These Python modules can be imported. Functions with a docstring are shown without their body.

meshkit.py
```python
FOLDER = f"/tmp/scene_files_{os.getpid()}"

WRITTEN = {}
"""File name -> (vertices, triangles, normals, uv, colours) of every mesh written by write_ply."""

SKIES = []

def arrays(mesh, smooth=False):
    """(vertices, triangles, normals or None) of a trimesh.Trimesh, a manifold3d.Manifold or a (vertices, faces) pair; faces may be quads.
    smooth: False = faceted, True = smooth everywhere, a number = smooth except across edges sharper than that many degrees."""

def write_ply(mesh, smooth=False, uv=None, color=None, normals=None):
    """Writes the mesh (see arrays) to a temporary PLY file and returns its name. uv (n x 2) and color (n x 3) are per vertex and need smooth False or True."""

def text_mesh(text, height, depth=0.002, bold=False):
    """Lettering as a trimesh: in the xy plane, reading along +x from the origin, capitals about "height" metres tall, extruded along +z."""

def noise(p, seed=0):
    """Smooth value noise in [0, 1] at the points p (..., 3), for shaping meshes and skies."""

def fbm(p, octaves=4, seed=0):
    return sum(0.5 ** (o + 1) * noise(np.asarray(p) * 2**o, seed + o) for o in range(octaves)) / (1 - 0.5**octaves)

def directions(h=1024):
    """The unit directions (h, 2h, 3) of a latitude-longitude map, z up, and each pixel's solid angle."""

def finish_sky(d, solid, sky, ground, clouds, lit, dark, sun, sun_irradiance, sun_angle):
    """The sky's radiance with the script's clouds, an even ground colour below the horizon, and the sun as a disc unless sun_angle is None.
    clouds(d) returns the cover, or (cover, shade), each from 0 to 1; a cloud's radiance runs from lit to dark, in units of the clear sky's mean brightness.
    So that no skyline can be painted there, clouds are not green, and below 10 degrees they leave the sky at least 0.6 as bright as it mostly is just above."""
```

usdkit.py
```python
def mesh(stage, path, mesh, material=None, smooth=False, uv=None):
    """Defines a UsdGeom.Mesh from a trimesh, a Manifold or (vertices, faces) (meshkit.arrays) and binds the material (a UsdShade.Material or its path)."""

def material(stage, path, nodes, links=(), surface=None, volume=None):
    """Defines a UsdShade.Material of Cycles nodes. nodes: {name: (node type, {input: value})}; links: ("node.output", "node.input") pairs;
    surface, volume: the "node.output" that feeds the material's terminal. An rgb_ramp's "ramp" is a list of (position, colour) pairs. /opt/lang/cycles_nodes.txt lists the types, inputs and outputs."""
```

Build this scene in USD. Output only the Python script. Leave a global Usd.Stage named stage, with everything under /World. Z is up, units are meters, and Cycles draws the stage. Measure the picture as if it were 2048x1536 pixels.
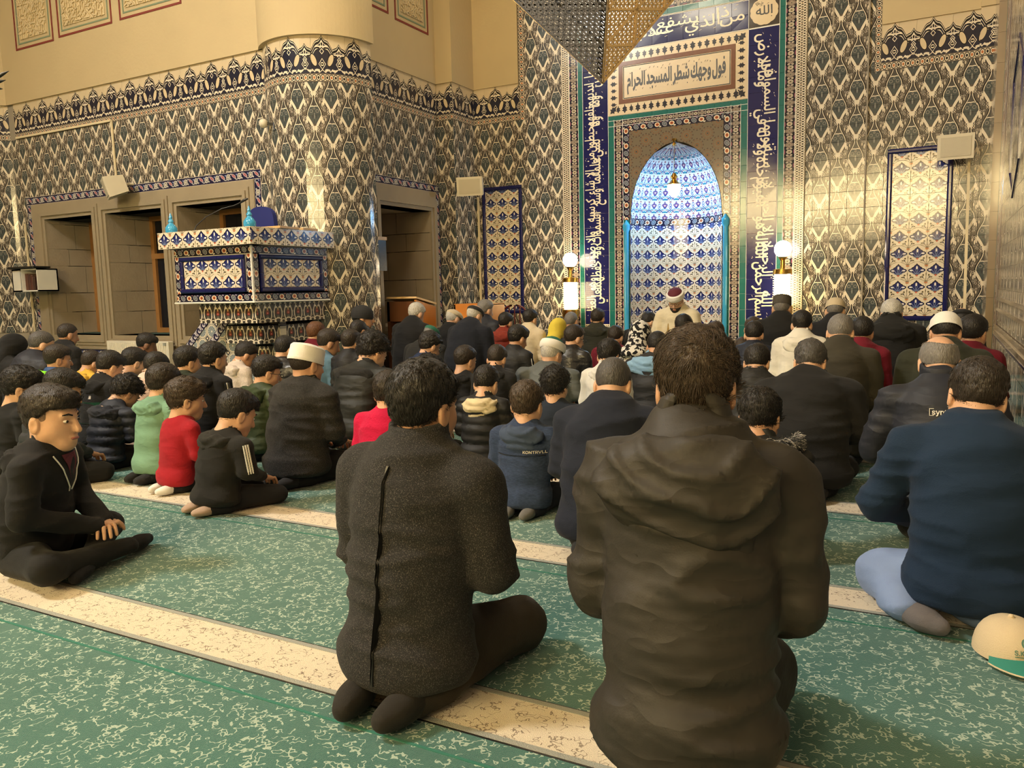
import math, random, glob
import numpy as np, trimesh, manifold3d, shapely
from shapely.geometry import Polygon, box as sbox
from shapely import affinity
from scipy.spatial import cKDTree
import usdkit, meshkit
from pxr import Usd, UsdGeom, UsdLux, Gf, Sdf, UsdShade, Vt

PI = math.pi
stage = Usd.Stage.CreateInMemory()
UsdGeom.SetStageUpAxis(stage, UsdGeom.Tokens.z)
UsdGeom.SetStageMetersPerUnit(stage, 1.0)
UsdGeom.Xform.Define(stage, '/World')
UsdGeom.Scope.Define(stage, '/World/Looks')
rng = np.random.default_rng(7)

# ------------------------------------------------------------------ camera
CAM_H, FPX, YAW, PITCH, ROLL = 1.1, 1598.37, math.radians(28.351), math.radians(6.725), math.radians(-1.3235)
EXPOSURE = -0.15
fwd = np.array([-math.sin(YAW) * math.cos(PITCH), math.cos(YAW) * math.cos(PITCH), -math.sin(PITCH)])
right0 = np.array([math.cos(YAW), math.sin(YAW), 0.0])
up0 = np.cross(right0, fwd)
rt = right0 * math.cos(ROLL) + up0 * math.sin(ROLL)
upv = -right0 * math.sin(ROLL) + up0 * math.cos(ROLL)
cam = UsdGeom.Camera.Define(stage, '/World/camera')
cam.CreateHorizontalApertureAttr(36.0)
cam.CreateVerticalApertureAttr(27.0)
cam.CreateFocalLengthAttr(36.0 * FPX / 2048.0)
cam.CreateClippingRangeAttr(Gf.Vec2f(0.05, 200.0))
cam.CreateExposureAttr(EXPOSURE)
cam.AddTransformOp().Set(Gf.Matrix4d(*rt, 0, *upv, 0, *(-fwd), 0, 0.0, 0.0, CAM_H, 1))

# ------------------------------------------------------------------ room lights (warm lamps of the hall)
WARM = (1.0, 0.88, 0.66)
def disk_light(name, p, r, power, col=WARM, aim=(0, 0, -1)):
    l = UsdLux.DiskLight.Define(stage, '/World/' + name)
    l.CreateRadiusAttr(r); l.CreateIntensityAttr(power); l.CreateColorAttr(Gf.Vec3f(*col))
    a = -np.asarray(aim, float); a /= np.linalg.norm(a)
    t = np.cross([0, 1, 0] if abs(a[1]) < .9 else [1, 0, 0], a); t /= np.linalg.norm(t); b = np.cross(a, t)
    l.AddTransformOp().Set(Gf.Matrix4d(*t, 0, *b, 0, *a, 0, *p, 1))
disk_light('ceiling_light', (-8.8, -1.4, 9.0), 0.8, 215, (1, .93, .82), (.75, .35, -.8))
disk_light('ceiling_light_001', (-4.6, 3.6, 6.9), 0.7, 27)
disk_light('ceiling_light_002', (-4.2, 7.9, 6.9), 0.6, 20)
disk_light('ceiling_light_003', (-9.8, 4.2, 6.9), 0.5, 9)

# ------------------------------------------------------------------ helpers
used = {}
def numbered(path):
    k = used.get(path)
    used[path] = 0 if k is None else k + 1
    return path if k is None else f'{path}_{k + 1:03d}'
def ppath(parent): return '/World' if parent is None else (parent if isinstance(parent, str) else str(parent.GetPath()))
def tag(o, label=None, cat=None, group=None, kind=None):
    p = o.GetPrim() if hasattr(o, 'GetPrim') else o
    for k, v in (('label', label), ('category', cat), ('group', group), ('kind', kind)):
        if v: p.SetCustomDataByKey(k, v)
    return p
def thing(name, label=None, cat=None, loc=(0, 0, 0), rz=0, group=None, kind=None):
    x = UsdGeom.Xform.Define(stage, numbered('/World/' + name))
    x.AddTranslateOp().Set(Gf.Vec3d(*map(float, loc)))
    if rz: x.AddRotateZOp().Set(math.degrees(rz))
    return tag(x, label, cat, group, kind)
def obj(name, mesh, mat, parent=None, smooth=False, uv=None, label=None, cat=None, group=None, kind=None):
    m = usdkit.mesh(stage, numbered(ppath(parent) + '/' + name), mesh, mat, smooth, uv)
    return tag(m, label, cat, group, kind)

class MB:
    """collects triangles (with uv) into one mesh"""
    def __init__(s): s.v, s.f, s.uv, s.n = [], [], [], 0
    def add(s, v, f, uv=None):
        v = np.asarray(v, float).reshape(-1, 3); f = np.asarray(f, int)
        if f.shape[1] == 4: f = np.vstack([f[:, [0, 1, 2]], f[:, [0, 2, 3]]])
        s.v.append(v); s.f.append(f + s.n); s.uv.append(np.zeros((len(v), 2)) if uv is None else np.asarray(uv, float)); s.n += len(v)
        return s
    def tm(s, m): return s.add(m.vertices, m.faces)
    def box(s, a, b, bev=0):
        a, b = np.minimum(a, b), np.maximum(a, b)
        if bev:
            c = np.array([[x, y, z] for x in (0, 1) for y in (0, 1) for z in (0, 1)], float)
            pts = []
            for q in c:
                for k in range(3):
                    e = np.full(3, bev); e[k] = 0
                    pts.append(a + (b - a) * q + np.where(q > 0, -e, e))
            m = trimesh.convex.convex_hull(np.array(pts)); return s.add(m.vertices, m.faces)
        m = trimesh.creation.box(bounds=[a, b]); return s.add(m.vertices, m.faces)
    def obox(s, ctr, ax, ay, az):
        """oriented box: centre and three half-axis vectors"""
        m = trimesh.creation.box(extents=(2, 2, 2)); T = np.stack([ax, ay, az])
        return s.add(m.vertices @ T + ctr, m.faces)
    def bar(s, p, q, w, t=None, up=(0, 0, 1)):
        p, q = np.asarray(p, float), np.asarray(q, float); d = q - p; L = np.linalg.norm(d); d /= L
        x = np.cross(d, up); x = x / (np.linalg.norm(x) + 1e-9); y = np.cross(x, d)
        return s.obox((p + q) / 2, d * L / 2, x * w / 2, y * (t or w) / 2)
    def tube(s, pts, r, n=8):
        pts = np.asarray(pts, float); r = np.broadcast_to(r, len(pts)); k = len(pts)
        tan = np.gradient(pts, axis=0); tan /= np.linalg.norm(tan, axis=1)[:, None]
        ref = np.array([0, 0, 1.]) if abs(tan[0][2]) < .9 else np.array([1., 0, 0])
        V = []
        for i in range(k):
            x = np.cross(tan[i], ref); x /= np.linalg.norm(x); y = np.cross(x, tan[i]); ref = np.cross(tan[i], x) * -1 if False else ref
            a = np.arange(n) * 2 * PI / n
            V.append(pts[i] + r[i] * (np.cos(a)[:, None] * x + np.sin(a)[:, None] * y))
        V = np.vstack(V + [pts[:1], pts[-1:]])
        F = [[i * n + j, i * n + (j + 1) % n, (i + 1) * n + (j + 1) % n, (i + 1) * n + j] for i in range(k - 1) for j in range(n)]
        s.add(V, F)
        c0, c1 = k * n, k * n + 1
        T = [[c0, (j + 1) % n, j] for j in range(n)] + [[c1, (k - 1) * n + j, (k - 1) * n + (j + 1) % n] for j in range(n)]
        s.f.append(np.array(T) + s.n - len(V)); return s
    def lathe(s, prof, ctr=(0, 0, 0), n=24):
        prof = np.asarray(prof, float); k = len(prof); a = np.arange(n) * 2 * PI / n
        V = np.stack([np.outer(prof[:, 0], np.cos(a)), np.outer(prof[:, 0], np.sin(a)), np.outer(prof[:, 1], np.ones(n))], -1).reshape(-1, 3)
        F = [[i * n + j, i * n + (j + 1) % n, (i + 1) * n + (j + 1) % n, (i + 1) * n + j] for i in range(k - 1) for j in range(n)]
        return s.add(V + np.asarray(ctr, float), F)
    def prism(s, poly, tf, depth):
        """poly: shapely polygon in (u, w); tf(u, w, d) -> xyz; d from 0 to depth"""
        for g in getattr(poly, 'geoms', [poly]):
            if g.is_empty or g.geom_type != 'Polygon': continue
            m = trimesh.creation.extrude_polygon(g, abs(depth), engine='earcut')
            v = m.vertices; P = tf(v[:, 0], v[:, 1], v[:, 2] * (1 if depth > 0 else -1))
            s.add(P, m.faces, v[:, :2])
        return s
    def mesh(s): return np.vstack(s.v), np.vstack(s.f)
    def build(s, name, mat, parent=None, smooth=False, uv=False, **k):
        return obj(name, s.mesh(), mat, parent, smooth, np.vstack(s.uv) if uv else None, **k)

# ------------------------------------------------------------------ shader language
class G:
    def __init__(s): s.nodes, s.links, s.k = {}, [], 0
    def node(s, kind, out, lit=None, link=None):
        s.k += 1; n = f'n{s.k}'; ins = dict(lit or {})
        for a, b in (link or {}).items():
            if isinstance(b, X): s.links.append((b.ref, f'{n}.{a}'))
            else: ins[a] = b
        s.nodes[n] = (kind, ins); return X(s, f'{n}.{out}')
    def m(s, t, *a): return s.node('math', 'value', {'math_type': t}, {f'value{i + 1}': v for i, v in enumerate(a)})
    def uv(s):
        t = s.node('texture_coordinate', 'UV'); p = s.node('separate_xyz', 'x', None, {'vector': t}); n = p.ref.split('.')[0]
        return p, X(s, n + '.y')
    def pos(s, what='position'):
        t = s.node('geometry', 'position'); p = s.node('separate_xyz', 'x', None, {'vector': t}); n = p.ref.split('.')[0]
        return t, p, X(s, n + '.y'), X(s, n + '.z')
    def mix(s, fac, a, b): return s.node('mix_color', 'result', {'blend_type': 'mix'}, {'fac': fac, 'a': a, 'b': b})
    def noise(s, vec, scale, detail=2, rough=.5): return s.node('noise_texture', 'fac', {'scale': scale, 'detail': detail, 'roughness': rough}, {'vector': vec})
    def scale(s, vec, sc): return s.node('mapping', 'vector', {'scale': sc, 'mapping_type': 'point'}, {'vector': vec})
    def done(s, name, base, rough=.5, bump=None, bs=.2, bd=.01, **kw):
        link = {'base_color': base, 'roughness': rough}
        for k, v in list(kw.items()):
            if isinstance(v, X): link[k] = kw.pop(k)
        if bump is not None:
            link['normal'] = s.node('bump', 'normal', {'strength': bs, 'distance': bd}, {'height': bump})
        p = s.node('principled_bsdf', 'BSDF', kw, link)
        return usdkit.material(stage, '/World/Looks/' + name, s.nodes, s.links, surface=p.ref)
class X:
    def __init__(s, g, ref): s.g, s.ref = g, ref
    def __add__(s, o): return s.g.m('add', s, o)
    def __radd__(s, o): return s.g.m('add', o, s)
    def __sub__(s, o): return s.g.m('subtract', s, o)
    def __rsub__(s, o): return s.g.m('subtract', o, s)
    def __mul__(s, o): return s.g.m('multiply', s, o)
    __rmul__ = __mul__
    def __truediv__(s, o): return s.g.m('divide', s, o)
    def abs(s): return s.g.m('absolute', s)
    def sin(s): return s.g.m('sine', s)
    def cos(s): return s.g.m('cosine', s)
    def sqrt(s): return s.g.m('sqrt', s)
    def floor(s): return s.g.m('floor', s)
    def lt(s, o): return s.g.m('less_than', s, o)
    def gt(s, o): return s.g.m('greater_than', s, o)
    def min(s, o): return s.g.m('minimum', s, o)
    def max(s, o): return s.g.m('maximum', s, o)
    def mod(s, o): return s.g.m('floored_modulo', s, o)
    def wrap(s, p): return (s + p / 2).mod(p) - p / 2
    def pp(s, p): return s.g.m('pingpong', s, p)          # folded 0..p
    def pw(s, o): return s.g.m('power', s, o)
def r2(x, y, cx, cy, ax=1., ay=1.):
    a = (x - cx) * (1 / ax); b = (y - cy) * (1 / ay)
    return a * a + b * b
class Paint:
    """colour built up in layers of masks"""
    def __init__(s, g, base): s.g, s.c = g, base
    def put(s, mask, col): s.c = s.g.mix(mask, s.c, col); return s
    def ell(s, x, y, cx, cy, ax, ay, col, clip=None):
        m = r2(x, y, cx, cy, ax, ay).lt(1.0)
        return s.put(m if clip is None else m * clip, col)
    def ring(s, x, y, cx, cy, r, ri, co, ci, clip=None):
        d = r2(x, y, cx, cy, r, r); m = d.lt(1.0); n = d.lt((ri / r) ** 2)
        if clip is not None: m, n = m * clip, n * clip
        return s.put(m, co).put(n, ci)

CREAM, NAVY, BLACK = (.70, .62, .49), (.008, .011, .085), (.012, .011, .014)
def glaze(g, name, col, rough=.13, wav=.05):
    _, px, py, pz = g.pos(); t = X(g, 'n' + str(g.k - 1) + '.position')
    return g.done(name, col, rough, g.noise(t, 5.0, 1), wav, .02, specular_ior_level=.55)

def mat_field():
    g = G(); u, v = g.uv()
    col = (u * 5 + .5).floor(); x = (u - col * .2).abs(); par = col.mod(2.0)
    y = (v - par * .2 + .2).mod(.4) - .2
    d = x - ((y * (PI * 5)).cos() * .034 + .050)
    inn = d.lt(0.0); out = d.gt(0.0)
    P = Paint(g, (.075, .070, .066))
    P.put(out, (.105, .090, .075))
    hz = (y.abs()).lt(.108) * inn
    P.put(hz, (.065, .078, .080))
    # scrolls and bud in the heart
    P.ring(x, y, .036, .045, .020, .014, (.26, .25, .22), (.065, .078, .080), hz)
    P.ell(x, y, .0, -.01, .007, .035, (.24, .24, .22), hz)
    P.ell(x, y, .022, -.018, .008, .022, (.045, .05, .055), hz)
    P.ring(x, y, .0, .075, .012, .006, (.30, .28, .24), (.06, .06, .06), hz)
    # scalloped top of the heart
    top = .104 - x * x * 6.0 - ((x * 90.0).cos()) * .004
    P.put((y - top).gt(0.0) * hz, (.11, .10, .085))
    P.put((y - top).abs().lt(.0055) * inn, CREAM)
    # broad cream ribbons along the ogee, edged dark
    w = (1.0 - ((y + .085) * 12.0) * ((y + .085) * 12.0)).max(0.0) * .0125 + .0045
    rb = (d + w * .7)
    P.put((rb.abs() - w).abs().lt(.0042), BLACK)
    P.put((rb.abs() - w).lt(0.0), CREAM)
    P.put((d - .0085).abs().lt(.0038), BLACK)
    # vase between the hearts
    yy = (y + .2).mod(.4)          # 0 under the heart .. (vase centred near .0)
    ya = y.abs()
    P.ell(x, yy, .0, .052, .016, .036, CREAM)
    P.ell(x, yy, .014, .026, .008, .030, CREAM)
    P.ell(x, yy, .0, .088, .017, .013, (.10, .085, .07))
    P.ell(x, yy, .0, -.004, .011, .030, (.11, .085, .06))
    for cy, r in ((.066, .012), (.034, .0135), (.006, .011)):
        P.ring(x, yy, .037, cy, r, r * .62, CREAM, (.055, .05, .055))
    # cream leaves and berries in the ground between ribbons
    xo = x; og = out
    P.ell(xo, y, .088, -.055, .011, .038, CREAM, og)
    P.ell(xo, y, .096, .120, .008, .026, CREAM, og)
    P.ell(xo, y, .070, .150, .007, .020, (.60, .52, .40), og)
    for cx, cy, r in ((.082, -.115, .0115), (.096, -.140, .0105), (.076, -.150, .011), (.092, -.012, .0095), (.090, .175, .011), (.068, .188, .010), (.094, .075, .0095)):
        P.ring(xo, y, cx, cy, r, r * .68, CREAM, (.035, .032, .04))
    return glaze(g, 'tile_ogee', P.c)

def palmette(g, u, v, p=.2, cream=CREAM):
    s = p / .2
    x = u.wrap(p) * (1 / s); x = x.abs(); y = v.wrap(p) * (1 / s)
    x2 = ((u + p / 2).wrap(p) * (1 / s)).abs(); y2 = (v + p / 2).wrap(p) * (1 / s)
    P = Paint(g, cream)
    # fan of stems
    for cx, cy, tx, ty in ((0, .055, .0045, .020), (.030, .042, .010, .010), (.055, .018, .013, .007)):
        P.ell(x2, y2, cx, cy, tx, ty, (.10, .075, .03))
    for k in (0., .6, 1.12):
        dx, dy = math.sin(k), math.cos(k)
        a = x2 * dy - (y2 + .035) * dx; b = x2 * dx + (y2 + .035) * dy
        P.put(a.abs().lt(.0022) * b.gt(.012) * b.lt(.085), (.16, .12, .05))
    P.ell(x2, y2, .035, .018, .007, .009, (.04, .04, .05))
    P.ell(x2, y2, .0, -.046, .020, .014, (.52, .24, .12))
    P.ell(x2, y2, .0, -.030, .022, .006, (.20, .17, .12))
    # navy palmette
    lobe = r2(x, y, .0, .032, .036, .036).min(r2(x, y, .026, .018, .034, .026)).min(r2(x, y, .056, .0, .036, .022)).min(r2(x, y, .020, -.022, .030, .026))
    tip = (x * 1.25 + (y - .025).abs() - .058)
    tipb = (x * 1.15 + (y + .028).abs() - .046)
    body = lobe.lt(1.0).max(tip.lt(0.0)).max(tipb.lt(0.0))
    P.put(body, (.006, .006, .022))
    inner = r2(x, y, .0, .032, .029, .029).min(r2(x, y, .026, .016, .027, .020)).min(r2(x, y, .056, .0, .028, .0155)).min(r2(x, y, .018, -.022, .024, .022)).lt(1.0)
    P.put(inner, (.014, .020, .125))
    P.ell(x, y, .058, .0, .020, .0095, (.72, .70, .70))
    P.ell(x, y, .0, .032, .010, .020, (.75, .70, .66))
    for k in (.16, .62, 1.0):
        dx, dy = math.sin(k), math.cos(k)
        a = x * dy - (y + .055) * dx - (x * x) * 3.0 * (k - .2); b = x * dx + (y + .055) * dy
        P.put(a.abs().lt(.0026) * b.lt(.075) * b.gt(.01), (.20, .26, .42))
    P.ell(x, y, .0, -.062, .012, .010, (.50, .13, .08))
    return P.c
def mat_palmette(name='tile_palmette', p=.2, cream=CREAM):
    g = G(); u, v = g.uv(); return glaze(g, name, palmette(g, u, v, p, cream))

def mat_rings(name='tile_rings', p=.1):
    """narrow border: ringed flowers and oval leaves in turn; u runs along, v across 0..1 of .07"""
    g = G(); u, v = g.uv(); P = Paint(g, (.012, .012, .03))
    x = u.wrap(2 * p); x2 = (u + p).wrap(2 * p); y = v - .5
    a = x * (1 / p)
    b = x2 * (1 / p)
    P.ell(a + y * .3, y, -.5, .34, .16, .10, (.25, .22, .30)); P.ell(a - y * .3, y, .5, -.34, .16, .10, CREAM); P.ell(a, y, .5, .38, .10, .08, (.30, .12, .12))
    d = r2(a, y, 0., 0., .37, .36); P.put(d.lt(1.0), CREAM).put(d.lt(.42), (.46, .14, .045)).put(d.lt(.10), (.2, .05, .03))
    d = r2(b + y * .25, y, 0., 0., .33, .37); P.put(d.lt(1.0), (.45, .44, .45)).put(d.lt(.72), (.10, .11, .13)).put(d.lt(.2), (.16, .18, .2))
    return glaze(g, name, P.c)

def mat_floral(name='tile_floral', p=.17):
    """wide border: rosettes, lozenges and small blossoms on dark ground"""
    g = G(); u, v = g.uv(); P = Paint(g, (.012, .012, .022))
    x = u.wrap(p) * (1 / p); x2 = (u + p / 2).wrap(p) * (1 / p); y = v - .5
    ya = y.abs()
    P.ell(x, ya, .0, .47, .17, .10, (.20, .06, .10)); P.ell(x2, ya, .0, .5, .10, .08, CREAM)
    lz = (x2.abs() * 3.6 + ya * 1.9)
    P.put(lz.lt(1.0), (.30, .25, .20)).put((lz - .8).abs().lt(.07), (.10, .05, .05)).put(lz.lt(.45), (.12, .11, .10)).put((lz - .3).abs().lt(.06), (.45, .36, .24))
    d = r2(x, y, 0., 0., .155, .27); P.put(d.lt(1.0), CREAM).put(d.lt(.62), (.14, .13, .10)).put(d.lt(.40), (.52, .45, .32)).put(d.lt(.12), (.12, .09, .05))
    x3 = x.abs(); d = r2(x3, ya, .235, .19, .062, .105); P.put(d.lt(1.0), CREAM).put(d.lt(.25), (.10, .06, .06))
    return glaze(g, name, P.c)

def mat_sprig(name='tile_sprig', p=.2):
    """window border: white blossoms and pink leaves on navy"""
    g = G(); u, v = g.uv(); P = Paint(g, (.012, .013, .05))
    x = u.wrap(p) * (1 / p); x2 = (u + p / 2).wrap(p) * (1 / p); y = v - .5
    wav = (u * (2 * PI / p)).sin() * .30
    P.put((y - wav).abs().lt(.055), (.42, .40, .40))
    P.put(y.abs().gt(.455), (.60, .55, .48))
    P.ell(x2 + y * .5, y, .03, .06, .15, .26, (.40, .40, .42)); P.ell(x2 + y * .5, y, .03, .06, .11, .20, (.40, .13, .15))
    P.ell(x, y, .22, -.22, .07, .09, (.42, .40, .40)); P.ell(x, y, -.24, .2, .07, .09, (.16, .2, .4))
    d = r2(x, y, 0., 0., .19, .33); P.put(d.lt(1.0), (.55, .52, .48)).put(d.lt(.5), (.16, .16, .17)).put(d.lt(.22), (.5, .46, .38))
    return glaze(g, name, P.c)

def mat_small(name='tile_small_geometric', p=.06):
    g = G(); u, v = g.uv(); P = Paint(g, (.045, .035, .03))
    x = u.wrap(p) * (1 / p); x2 = (u + p / 2).wrap(p) * (1 / p); y = v - .5
    for s in (1, -1):
        P.put((x + y * s).abs().lt(.085), CREAM); P.put((x2 + y * s).abs().lt(.085), CREAM)
    P.put((y.abs()).gt(.44), CREAM)
    d = r2(x, y, 0., 0., .2, .17); P.put(d.lt(1.0), CREAM).put(d.lt(.3), (.2, .12, .06))
    return glaze(g, name, P.c)

def mat_girih(name='tile_girih', p=.28):
    """brown field of twelve-pointed rosettes"""
    g = G(); u, v = g.uv(); P = Paint(g, (.155, .125, .085))
    for ox, oy, n in ((0., 0., 12), (p / 2, p / 2, 12)):
        x = (u + ox).wrap(p); y = (v + oy).wrap(p)
        r = (x * x + y * y).sqrt(); th = g.m('arctan2', y, x)
        k = (th * n).cos()
        P.put((r - (k * .012 + .062)).abs().lt(.0035), (.20, .075, .03))
        P.put((r - (k * -.014 + .040)).abs().lt(.0032), (.22, .16, .09))
        P.put((r - .086).abs().lt(.006) * k.gt(.2), (.08, .055, .045))
        P.put((r - .024).abs().lt(.004), (.22, .08, .03))
        P.put((r).lt(.010), (.06, .05, .045))
    return glaze(g, name, P.c)

def mat_dome(name='tile_dome', p=.15, q=.20):
    """niche vault: rows of blue blossoms between scalloped arcs"""
    g = G(); u, v = g.uv(); P = Paint(g, (.58, .58, .56))
    x = u.wrap(p) * (1 / p); x2 = (u + p / 2).wrap(p) * (1 / p); y = (v.wrap(q)) * (1 / q)
    xa, xb = x.abs(), x2.abs()
    ar = (r2(x, y, 0., -.5, .52, .34)); P.put((ar - 1.0).abs().lt(.14), (.05, .18, .22)); P.put((ar - .55).abs().lt(.10), (.20, .06, .08))
    P.put(ar.lt(.22), (.04, .16, .2))
    ar2 = r2(x2, y, 0., -.5, .30, .22); P.put((ar2 - 1.0).abs().lt(.25), (.04, .05, .16))
    fl = r2(xa, y, .0, .08, .17, .22).min(r2(xa, y, .16, .13, .10, .10)).min(r2(xa, y, .0, .30, .07, .12))
    P.put(fl.lt(1.0), (.02, .025, .14)).put(fl.lt(.35), (.30, .10, .14)); P.ell(xa, y, .0, .1, .05, .06, CREAM)
    f2 = r2(xb, y, .0, .02, .12, .22); P.put((f2 - 1.0).abs().lt(.3), (.03, .05, .18)); P.ell(xb, y, .0, .0, .05, .1, (.05, .07, .2))
    P.ell(xb, y, .0, .38, .10, .06, (.26, .07, .09))
    return glaze(g, name, P.c)

def mat_crest(name='tile_crest'):
    """band of bead strip and onion-shaped merlons; v counts from the foot of the band"""
    g = G(); u, v = g.uv(); p = .4
    x = u.wrap(p).abs(); x2 = (u + p / 2).wrap(p).abs()
    h = v - .095
    P = Paint(g, (.60, .49, .33))
    S = (.425 - x * 1.16 - ((x * 62.0).sin()) * .013).max(.335 - x2 * 1.12 - ((x2 * 66.0).sin()) * .012)
    f = S - h
    P.put(f.gt(-.008), BLACK).put(f.gt(.004), CREAM).put(f.gt(.013), BLACK).put(f.gt(.042), CREAM).put(f.gt(.051), (.016, .017, .035))
    P.put((f - .088).abs().lt(.006) * h.gt(.11), CREAM).put((f - .100).abs().lt(.004) * h.gt(.11), BLACK)
    P.ell(x, h, .060, .036, .030, .013, CREAM); P.ell(x2, h, .060, .030, .032, .012, CREAM)
    for xx, H in ((x, .425), (x2, .335)):
        top = H - .075
        P.ell(xx, h, .0, top - .015, .016, .036, CREAM); P.ell(xx, h, .0, top - .018, .009, .02, BLACK)
        P.ell(xx, h, .040, top - .052, .036, .017, CREAM); P.ell(xx, h, .048, top - .062, .026, .010, BLACK)
        P.put(((xx * 1.3 + (h - (top - .10)).abs() - .030).abs()).lt(.006), CREAM)
        P.put(((xx * 1.6 + (h - .105).abs() - .062).abs()).lt(.006), CREAM)
        P.ell(xx, h, .0, .105, .020, .022, CREAM); P.ell(xx, h, .006, .105, .008, .01, BLACK)
    # pale almond shapes between merlons
    d = r2(x + (h - .15) * -.28, h, .098, .15, .030, .066); P.put(d.lt(1.45), BLACK).put(d.lt(1.0), (.62, .50, .33))
    P.put((x2 * .9 + h - .062).abs().lt(.0055), CREAM); P.put((x * .9 + h - .040).abs().lt(.0055), CREAM)
    low = h.lt(.052); P.put((x - .1).abs().lt(.07) * (h - (.030 + (x * 120.0).sin() * .012)).abs().lt(.008), CREAM)
    P.put(h.lt(.006), (.03, .03, .035))
    # bead strip
    st = h.lt(.0); sx = u.wrap(.1); sx2 = (u + .05).wrap(.1); sy = v - .046
    P.put(st, (.30, .24, .17))
    for q, c in ((sx, (.42, .14, .05)), (sx2, BLACK)):
        d = r2(q, sy, 0., 0., .024, .036)
        P.put(d.lt(1.0) * st, BLACK).put(d.lt(.62) * st, CREAM).put(d.lt(.22) * st, c)
    P.put(((sx.abs() - .025).abs() + (sy.abs() - .032).abs()).lt(.008) * st, CREAM)
    P.put((v - .0035).abs().lt(.0035), (.10, .085, .07)).put((v - .091).abs().lt(.004), (.08, .07, .07))
    return glaze(g, name, P.c, .2)

def mat_corbel(name='tile_corbel'):
    """pulpit steps: leafy arches, pale yellow on dark"""
    g = G(); u, v = g.uv(); P = Paint(g, (.05, .045, .04)); p = .16
    x = u.wrap(p) * (1 / p); x2 = (u + p / 2).wrap(p) * (1 / p); y = v.mod(.2) * 5.0 - .5
    xa, xb = x.abs(), x2.abs()
    P.put((xa - (y * 3.6).cos() * .16 - .22).abs().lt(.045), CREAM)
    P.ell(xa, y, .17, .34, .10, .06, CREAM); P.ell(xa, y, .0, .24, .05, .10, (.66, .55, .22)); P.ell(xa, y, .0, .02, .16, .10, (.24, .04, .03)); P.ell(xa, y, .0, .02, .06, .05, (.55, .2, .15))
    P.ell(xa, y, .07, .14, .05, .10, (.20, .05, .03)); P.ell(xa, y, .0, -.22, .13, .12, (.12, .12, .10))
    ar = r2(xa, y, .0, -.5, .34, .24); P.put((ar - 1.0).abs().lt(.28), CREAM); P.ell(xb, y, .0, -.05, .09, .20, (.20, .18, .14)); P.ell(xb, y, .0, -.05, .05, .12, (.03, .04, .06))
    ar2 = r2(xb, y, .0, -.5, .26, .16); P.put((ar2 - 1.0).abs().lt(.3), CREAM)
    return glaze(g, name, P.c)

def mat_stars(name='tile_stars', p=.17):
    g = G(); u, v = g.uv(); P = Paint(g, (.40, .37, .31))
    x, y = u.wrap(p), v.wrap(p); r = (x * x + y * y).sqrt(); th = g.m('arctan2', y, x)
    P.put((r - .072).lt(.0), (.20, .24, .26)).put((r - .072).abs().lt(.006), CREAM).put(((th * 6.0).sin().abs()).lt(.35) * r.lt(.066), (.45, .47, .47)).put(r.lt(.012), (.7, .66, .58))
    x, y = (u + p / 2).wrap(p), (v + p / 2).wrap(p)
    P.put((x.abs() + y.abs()).lt(.034), (.03, .03, .05)).put((x.abs() + y.abs()).lt(.016), CREAM)
    return glaze(g, name, P.c)

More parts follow.
